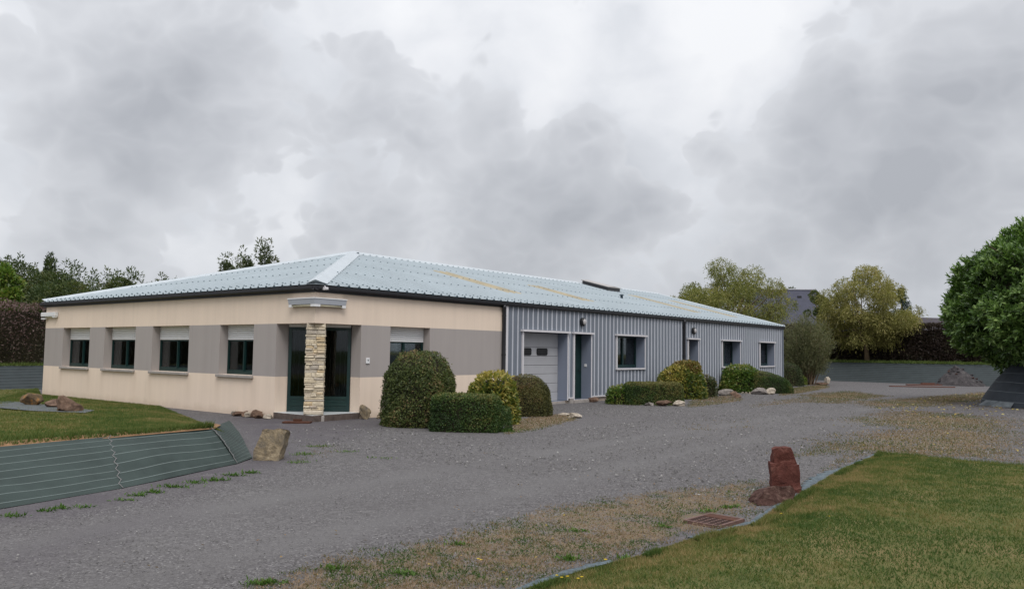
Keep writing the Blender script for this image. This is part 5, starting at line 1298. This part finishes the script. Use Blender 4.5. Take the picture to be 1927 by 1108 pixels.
tree('bush', 'bright yellow-green bush at the far left edge in front of the dark trees', at_px(-6, 46), 2.2, 4.6, 1.1, 1.1, 12, 2600, .20, .5, 'lime', 341, cat='bush', base_z=.85, trunk=.06, tint0=.6)
# tree showing over the front slope of the roof: three uneven heads
for i, (px, D_, z0, z1, rx, lb) in enumerate(((427, 60, 3, 8.1, 1.0, 'small leafy treetop, leftmost of three above the roof, left of the hip'), (457, 62, 3, 8.5, 1.1, 'leafy treetop in the middle of three above the roof'), (492, 61, 3, 9.0, 1.3, 'tallest leafy treetop of three above the roof, nearest the hip'))):
    tree('tree', lb, at_px(px, D_), z0, z1, rx, rx, 22, 10000, .19, .40, 'tree2', 360 + i, group='treetops showing over the front roof slope', spikes=4, up=.3, trunk=.12, size=(.22, .42), tint0=.55)
for i, (px, D_, z1, rx) in enumerate(((1207, 64, 6.30, .5), (1222, 66, 6.35, .6), (1233, 65, 6.2, .5))):
    tree('tree', ('tiny dark treetop just above the ridge, leftmost of three', 'tiny dark treetop just above the ridge, middle of three', 'tiny dark treetop just above the ridge, rightmost of three')[i], at_px(px, D_), 3, z1, rx, rx, 10, 1800, .18, .4, 'tree', 380 + i, group='treetops just over the ridge', trunk=.1)
tree('tree', 'dark tree behind the olive willow, showing at the left of the slate roof', at_px(1497, 95), 4, 8.2, 1.6, 1.6, 16, 4000, .2, .42, 'tree2', 390, base_z=1.2, trunk=.15)
tree('tree', 'sparse pale-leaved tree at the left flank of the olive willow', at_px(1298, 62), 2.5, 6.3, 1.7, 1.7, 16, 3000, .19, .36, 'willow', 391, base_z=1.0, trunk=.1)
tree('tree', 'dark treetop between the slate roof and the golden willow', at_px(1541, 74), 3, 5.9, 1.2, 1.2, 12, 3000, .2, .42, 'tree', 392, base_z=1.2, trunk=.12)

# ---------------------------------------------------------------- houses beyond
H1 = thing('slate_house', 'house with a dark blue slate roof half hidden between the willows', 'house', (*at_px(1512, 88), 1.2), VIEW + R(-4))
mb = MB(); mb.box(-4.4, 4.4, 0, 8, -.5, 3.2); mb.obj('wall', M['housewall'], H1)
mb = MB(); mb.face([(-4.7, -.4, 2.9), (4.7, -.4, 2.9), (2.6, 4, 7.5), (-4.7, 4, 7.5)]); mb.face([(4.7, 8.4, 2.9), (-4.7, 8.4, 2.9), (-4.7, 4, 7.5), (2.6, 4, 7.5)]); mb.face([(4.7, -.4, 2.9), (4.7, 8.4, 2.9), (2.6, 4, 7.5)])
mb.face([(-4.7, 8.4, 2.9), (-4.7, -.4, 2.9), (-4.7, 4, 7.5)]); rf = mb.obj('roof', M['slate'], H1)
mb = MB(); mb.prism(None, [[(x_, 3.85, 7.47), (x_, 4, 7.59), (x_, 4.15, 7.47)] for x_ in (-4.7, 2.6)]); mb.obj('ridge_cap', M['slatecap'], rf)
mb = MB(); mb.box(.35, .75, 3.05, 3.45, 6.1, 6.75); mb.obj('roof_window', M['black'], rf)
H2 = thing('gabled_house', 'distant house with a dark gabled roof left of the big laurel tree', 'house', (*at_px(1790, 95), 1.2), VIEW + R(18))
mb = MB(); mb.box(-2.6, 7, 0, 7, -.5, 2.6); mb.obj('wall', M['brickroof'], H2)
mb = MB(); mb.prism(None, [[(x_, -.4, 2.5), (x_, 3.5, 4.65), (x_, 7.4, 2.5)] for x_ in (-2.9, 7.3)]); rf = mb.obj('roof', M['brickroof'], H2)
mb = MB(); mb.prism(None, [[(-2.95, y_ - .02, z_ - .12), (-2.95, y_ - .02, z_ + .06), (-2.8, y_, z_ + .06), (-2.8, y_, z_ - .12)] for y_, z_ in ((-.45, 2.5), (3.5, 4.68), (7.45, 2.5))]); mb.obj('bargeboard', M['rubber'], rf)

# ---------------------------------------------------------------- grass, gravel, weeds
def scatter_grass(name, fn, N, h, w, mat, tintfn, keep=None, lean=.6):
    P = fn(N)
    if keep is not None: P = P[keep(P)]
    n_ = len(P); T = unit(RNG.normal(0, lean, (n_, 3)) * np.array([1, 1, .3]) + np.array([0, 0, 1])); Sd = unit(np.cross(T, RNG.normal(size=(n_, 3))))
    hh = (h * RNG.uniform(.4, 1.3, n_) * (.55 + .9 * vnoise(P + 21, 6, 2)))[:, None]; ww = (w * RNG.uniform(.7, 1.3, n_))[:, None]
    V = np.stack([P - Sd * ww, P + Sd * ww, P + T * hh], 1).reshape(-1, 3); F = np.arange(len(V)).reshape(-1, 3)
    me = np_mesh(name, V, F, LM[mat], np.repeat(np.clip(tintfn(P), 0, 1), 3))
    return tag(link(bpy.data.objects.new(name, me)), kind='stuff')
def lawn_tint(P): return .25 + (vnoise(P + 2, 1.1, 4) - .5) * 1.3 + (vnoise(P + 40, 5.5, 3) - .5) * 1.0 + (vnoise(P + 70, 17, 2) - .5) * .6 + RNG.normal(0, .22, len(P)) + .5 * np.clip((vnoise(P + 90, .8, 2) - .66) * 5, 0, 1)
def pts_right(n):
    s = RNG.random(n) ** 1.5 * .62; t = RNG.random(n) ** .55
    P = lawn_right(s, t); return P
def in_view(P, pad=60):
    v = P - CAM; z_ = v @ np.array(CD); x_ = 963.5 + 1513.81 * (v @ np.array(CR)) / z_; y_ = 554 - 1513.81 * (v @ np.array(CU)) / z_
    return (z_ > .5) & (x_ > -pad) & (x_ < 1927 + pad) & (y_ < 1108 + pad)
def lawn_tint_r(P):
    e = Re(np.linspace(0, 1, 200)); d_ = P[:, 0] - np.interp(P[:, 1], e[:, 1], e[:, 0])
    return lawn_tint(P) + .55 * np.exp(-np.abs(d_) / .30) * (vnoise(P + 60, 1.3, 2) * 1.8 - .3)
scatter_grass('grass', pts_right, 520000, .034, .0036, 'grass', lawn_tint_r, in_view)
def pts_edge(n):
    s = np.abs(RNG.normal(0, .0006, n)); e = Re(RNG.random(n)); o = np.abs(RNG.normal(0, .05, n))
    P = np.c_[e[:, 0] + .06 + o, e[:, 1] - o * .3, np.full(n, GZ + .02)]
    return P[vnoise(P, 2.2, 2) > .47]
scatter_grass('grass', pts_edge, 24000, .06, .0045, 'grass', lambda P: .22 + (vnoise(P + 5, 1.5, 2) - .5) * 1.6 + RNG.normal(0, .18, len(P)), in_view)
def pts_far_edge(n):
    s = RNG.random(n) * .8; P = lawn_right(s, np.ones(n) - np.abs(RNG.normal(0, .004, n))); return P
scatter_grass('grass', pts_far_edge, 16000, .09, .006, 'grass', lambda P: .28 + RNG.normal(0, .18, len(P)), in_view)
scatter_grass('grass', lambda n: lawn_left(RNG.random(n) ** 1.2, RNG.random(n)), 260000, .045, .0062, 'grass', lambda P: lawn_tint(P) * .9 + .12, in_view)
scatter_grass('grass', lambda n: lawn_left(RNG.random(n) * .8, np.abs(RNG.normal(.03, .012, n))), 20000, .10, .007, 'grass', lambda P: .2 + RNG.normal(0, .15, len(P)), in_view)
def pts_bank(A, Bp, off0, off1, z_):
    def f(n):
        s = RNG.random(n); A_ = np.array(A); B2_ = np.array(Bp); d = (B2_ - A_) / np.linalg.norm(B2_ - A_); nn = np.array([-d[1], d[0], 0])
        P = A_ + (B2_ - A_) * s[:, None] + nn * RNG.uniform(off0, off1, n)[:, None]; P[:, 2] = z_; return P
    return f
scatter_grass('grass', pts_bank(RB0 + rd * 30, RB0 + rd * 75, 2.3, 4.7, 1.17), 40000, .20, .02, 'grass', lambda P: .18 + RNG.normal(0, .12, len(P)), in_view)
scatter_grass('grass', pts_bank(LB0 + ld * 20, LB0 + ld * 60, 1.8, 2.9, .80), 20000, .15, .015, 'grass', lambda P: .2 + RNG.normal(0, .12, len(P)), in_view)
# dry turf and green tufts on the yard, thinning out unevenly
def yard_pts(n, x0, x1, y0, y1): return np.c_[RNG.uniform(x0, x1, n), RNG.uniform(y0, y1, n), np.full(n, GZ + .004)]
def dry_keep(P, k=1.0):
    d, _, _ = masks(P[:, 0], P[:, 1]); nz = vnoise(P, 1.6, 3) * .6 + vnoise(P + 9, 7, 2) * .4
    return RNG.random(len(P)) < np.clip((d * 1.1 + nz - .95) * 2.8, 0, 1) * k * (d > .05)
def near_pts(n):
    r_ = 4.3 + 13 * RNG.random(n) ** 1.5; a_ = RNG.uniform(-.66, .66, n); base = math.atan2(CD[1], CD[0])
    return np.c_[CAM[0] + np.cos(base + a_) * r_, CAM[1] + np.sin(base + a_) * r_, np.full(n, GZ + .003)]
def off_lawn(P):
    e = Re(np.linspace(0, 1, 200)); xb = np.interp(P[:, 1], e[:, 1], e[:, 0]); return (np.hypot(P[:, 0] - _gq[0], P[:, 1] - _gq[1]) > .33) & (P[:, 0] < xb - .06) | (P[:, 1] > 3.1 - .10 * np.maximum(P[:, 0] - 12, 0))
scatter_grass('dry_grass', near_pts, 300000, .032, .0045, 'straw', lambda P: .47 + (vnoise(P + 8, 3, 3) - .5) * 2.3 + (vnoise(P + 18, 11, 2) - .5) * 1.3 + RNG.normal(0, .2, len(P)), lambda P: off_lawn(P) & (RNG.random(len(P)) < dry_keep(P, .9)), 1.0)
scatter_grass('dry_grass', lambda n: yard_pts(n, -3, 20, 1, 40), 420000, .045, .008, 'straw', lambda P: .55 + (vnoise(P + 8, 1, 2) - .5) * .9 + RNG.normal(0, .2, len(P)), lambda P: off_lawn(P) & in_view(P) & dry_keep(P, .8), 1.0)
# loose gravel
def pebbles(name, fn, n, r0, r1, tint0, keep=None):
    P = fn(n)
    if keep is not None: P = P[keep(P)]
    n_ = len(P); s = r0 + (r1 - r0) * RNG.random(n_) ** 3
    O = np.array([(1, 0, 0), (0, 1, 0), (-1, 0, 0), (0, -1, 0), (0, 0, .8), (0, 0, -.5)], float)
    a_ = RNG.uniform(0, 6.28, n_); c_, s_ = np.cos(a_), np.sin(a_)
    V = O[None] * s[:, None, None] * RNG.uniform(.6, 1.25, (n_, 6, 1))
    X = V[:, :, 0] * c_[:, None] - V[:, :, 1] * s_[:, None]; Y = V[:, :, 0] * s_[:, None] + V[:, :, 1] * c_[:, None]
    V = np.stack([X, Y, V[:, :, 2]], 2) + P[:, None, :] + np.array([0, 0, .002]); V = V.reshape(-1, 3)
    T6 = np.array([(0, 1, 4), (1, 2, 4), (2, 3, 4), (3, 0, 4)]); F = (np.arange(n_)[:, None, None] * 6 + T6[None]).reshape(-1, 3)
    tn_ = np.repeat(np.clip(tint0 + RNG.normal(0, .2, n_) + (RNG.random(n_) < .03) * .5, 0, 1), 6)
    return tag(link(bpy.data.objects.new(name, np_mesh(name, V, F, LM['pebble'], tn_))), kind='stuff')
def grav_keep(P):
    d, k, t = masks(P[:, 0], P[:, 1]); nz = vnoise(P + 4, .8, 3)
    left = (P[:, 0] < 4.9) & (P[:, 1] < -3)
    return off_lawn(P) & in_view(P) & (RNG.random(len(P)) < np.clip(1.05 - .75 * t - .8 * k + (nz - .5) * 1.6, .03, 1)) & ~left
pebbles('loose_gravel', near_pts, 60000, .004, .012, .42, grav_keep)
pebbles('loose_gravel', lambda n: yard_pts(n, 1, 20, -3, 22), 60000, .010, .028, .42, lambda P: grav_keep(P) & ((P[:, 0] > 5.4) | (P[:, 1] > 6.5) | (P[:, 1] < .2)))
# fallen leaves
def leaflitter(poly, n, s, lo, hi):
    P = np.array([(rnd.uniform(min(p_[0] for p_ in poly), max(p_[0] for p_ in poly)), rnd.uniform(min(p_[1] for p_ in poly), max(p_[1] for p_ in poly)), GZ + .012) for _ in range(n)])
    k = poly_mask(P[:, 0], P[:, 1], poly, .6) > RNG.random(len(P)) * .8; P = P[k]; n_ = len(P)
    return leaves(P, RNG.normal(size=(n_, 3)) * np.array([1, 1, .15]), np.array([0, 0, 1.]) + RNG.normal(0, .3, (n_, 3)), s, s * .6, RNG.uniform(lo, hi, n_))
o = leaf_obj('fallen_leaves', [leaflitter(g([(1640, 768), (1800, 740), (1900, 740), (1920, 775), (1750, 790)]), 420, .10, .2, 1), leaflitter(g([(1560, 800), (1927, 790), (1927, 860), (1600, 850)]), 260, .06, .1, .8),
    leaflitter(g([(0, 1100), (500, 1000), (1300, 860), (1400, 900), (900, 1000), (300, 1108)]), 60, .035, 0, .4), leaflitter(g([(500, 1108), (900, 990), (1350, 915), (1400, 980), (1000, 1100)]), 130, .030, 0, .6), leaflitter(g([(960, 815), (1092, 790), (1080, 778), (970, 785)]), 90, .05, 0, .8)], LM['fallen'])
tag(o, kind='stuff')
# weeds along the foot of the mat and elsewhere
def tuft(label, px, py, w, d, n, s, group, mat='weed', h=1.0, tint=.4):
    x_, y_ = gp(px, py); t = thing('weed_tuft', label, 'weed', (x_, y_, GZ), VIEW + R(rnd.uniform(-15, 15)), group)
    P = np.c_[RNG.normal(0, w / 2.4, n), RNG.normal(0, d / 2.4, n), np.zeros(n)]
    T = RNG.normal(0, .75, (n, 3)) * np.array([1, 1, .3]) + np.array([0, 0, .6 * h]); leaf_obj('leaves', [leaves(P, T, np.array([0, 0, 1.]) + RNG.normal(0, .5, (n, 3)), s * RNG.uniform(.5, 1.3, n), s * .28, tint + RNG.normal(0, .22, n))], LM[mat], t)
G1 = 'weeds growing along the foot of the striped mats'
for px, py, w, n_, lb in ((25, 972, .22, 90, 'flat green weed tuft at the left edge of the picture below the mat'), (85, 963, .16, 60, 'small weed tuft second from the left below the mat'), (112, 958, .20, 110, 'bushy bright weed tuft third from the left below the mat'), (160, 956, .12, 50, 'tiny round weed tuft alone below the mat'), (232, 942, .22, 70, 'thin spreading weed below the lower end of the laced seam'),
        (262, 933, .20, 110, 'weed tuft just right of the laced seam'), (290, 927, .2, 130, 'bright weed tuft in the middle of the weed line'), (330, 917, .30, 150, 'long weed tuft in the middle of the weed line'), (365, 909, .26, 80, 'low weed tuft right of the middle of the weed line'), (402, 904, .26, 150, 'dense weed tuft below the folded mat corner'), (440, 895, .28, 120, 'weed tuft right of the folded mat corner'), (474, 890, .20, 110, 'weed tuft nearest the ochre boulder, in front of it')):
    tuft(lb, px, py, w * .75, .075, n_ // 2, .062, G1, tint=.3)
G2 = 'green tufts on the dry verge by the right lawn'
for px, py, w, n_, lb in ((1250, 992, .09, 60, 'round green tuft left of the drain grate'), (1068, 1052, .10, 90, 'upright green tuft by the edging strip, upper one'), (1178, 1052, .12, 70, 'green tuft at the edging strip below the drain grate'), (760, 1080, .15, 70, 'green tuft at the bottom of the dry verge, right one'), (500, 1098, .18, 110, 'green tuft at the bottom left corner of the dry verge'), (630, 1070, .12, 60, 'green tuft at the outer edge of the dry verge'),
        (1375, 955, .16, 90, 'green tuft beside the reddish boulder'), (1330, 962, .14, 60, 'green tuft just above the drain grate'), (860, 1025, .12, 50, 'small green tuft in the middle of the dry verge'), (1085, 1000, .12, 50, 'small green tuft high on the dry verge')):
    tuft(lb, px, py, w, .07, n_, .05, G2)
G3 = 'weeds on the gravel behind the ochre boulder'
for px, py, w, n_, lb in ((575, 855, .30, 90, 'weeds just right of the ochre boulder'), (600, 840, .30, 80, 'weeds farther back behind the ochre boulder'), (560, 870, .22, 70, 'weeds at the right foot of the ochre boulder'), (650, 850, .25, 50, 'sparse weeds farthest right behind the ochre boulder'), (715, 862, .3, 40, 'single sparse weed patch on the open gravel')):
    tuft(lb, px, py, w, .16, n_, .05, G3, tint=.55)
tuft('green weeds and twigs at the foot of the low clipped hedge', 940, 812, .35, .12, 150, .10, None)
tuft('thin grass blades growing in front of the standing red stone', 1480, 915, .12, .06, 40, .16, None, 'straw', 2.0)
# dandelions
n_ = 0; out = []
for px, py in ((1423, 1082), (900, 1050), (905, 1052), (1140, 1052), (1139, 1051), (1048, 1081), (1057, 1085), (1068, 1083), (1095, 1084), (1088, 1087), (1685, 940), (1555, 992), (1560, 970), (1470, 965), (1500, 1078), (1382, 1083), (1712, 1030), (1640, 955)):
    x_, y_ = gp(px, py, .0); zz = .035
    for k in range(8):
        a_ = k * .785; out.append(leaves(np.array([[x_, y_, zz + GZ + .06]]), np.array([[math.cos(a_), math.sin(a_), .35]]), np.array([[0, 0, 1.]]), .016, .010, np.array([.5])))
o = leaf_obj('yellow_flowers', out, LM['flower']); tag(o, kind='stuff')
# patch of mat under the left stones
mb = MB(); pts = [on_lawn(*q, .03) for q in ((-60, 752), (40, 758), (110, 766), (178, 774), (160, 779), (60, 775), (-60, 764))]
mb.face(pts[::-1]); o = mb.obj('weed_mat', paint('grey_mat', (.085, .095, .10), .8, .2, 3), recalc=False); tag(o, 'grey mat patch under the three stones in the left lawn', 'ground mat')
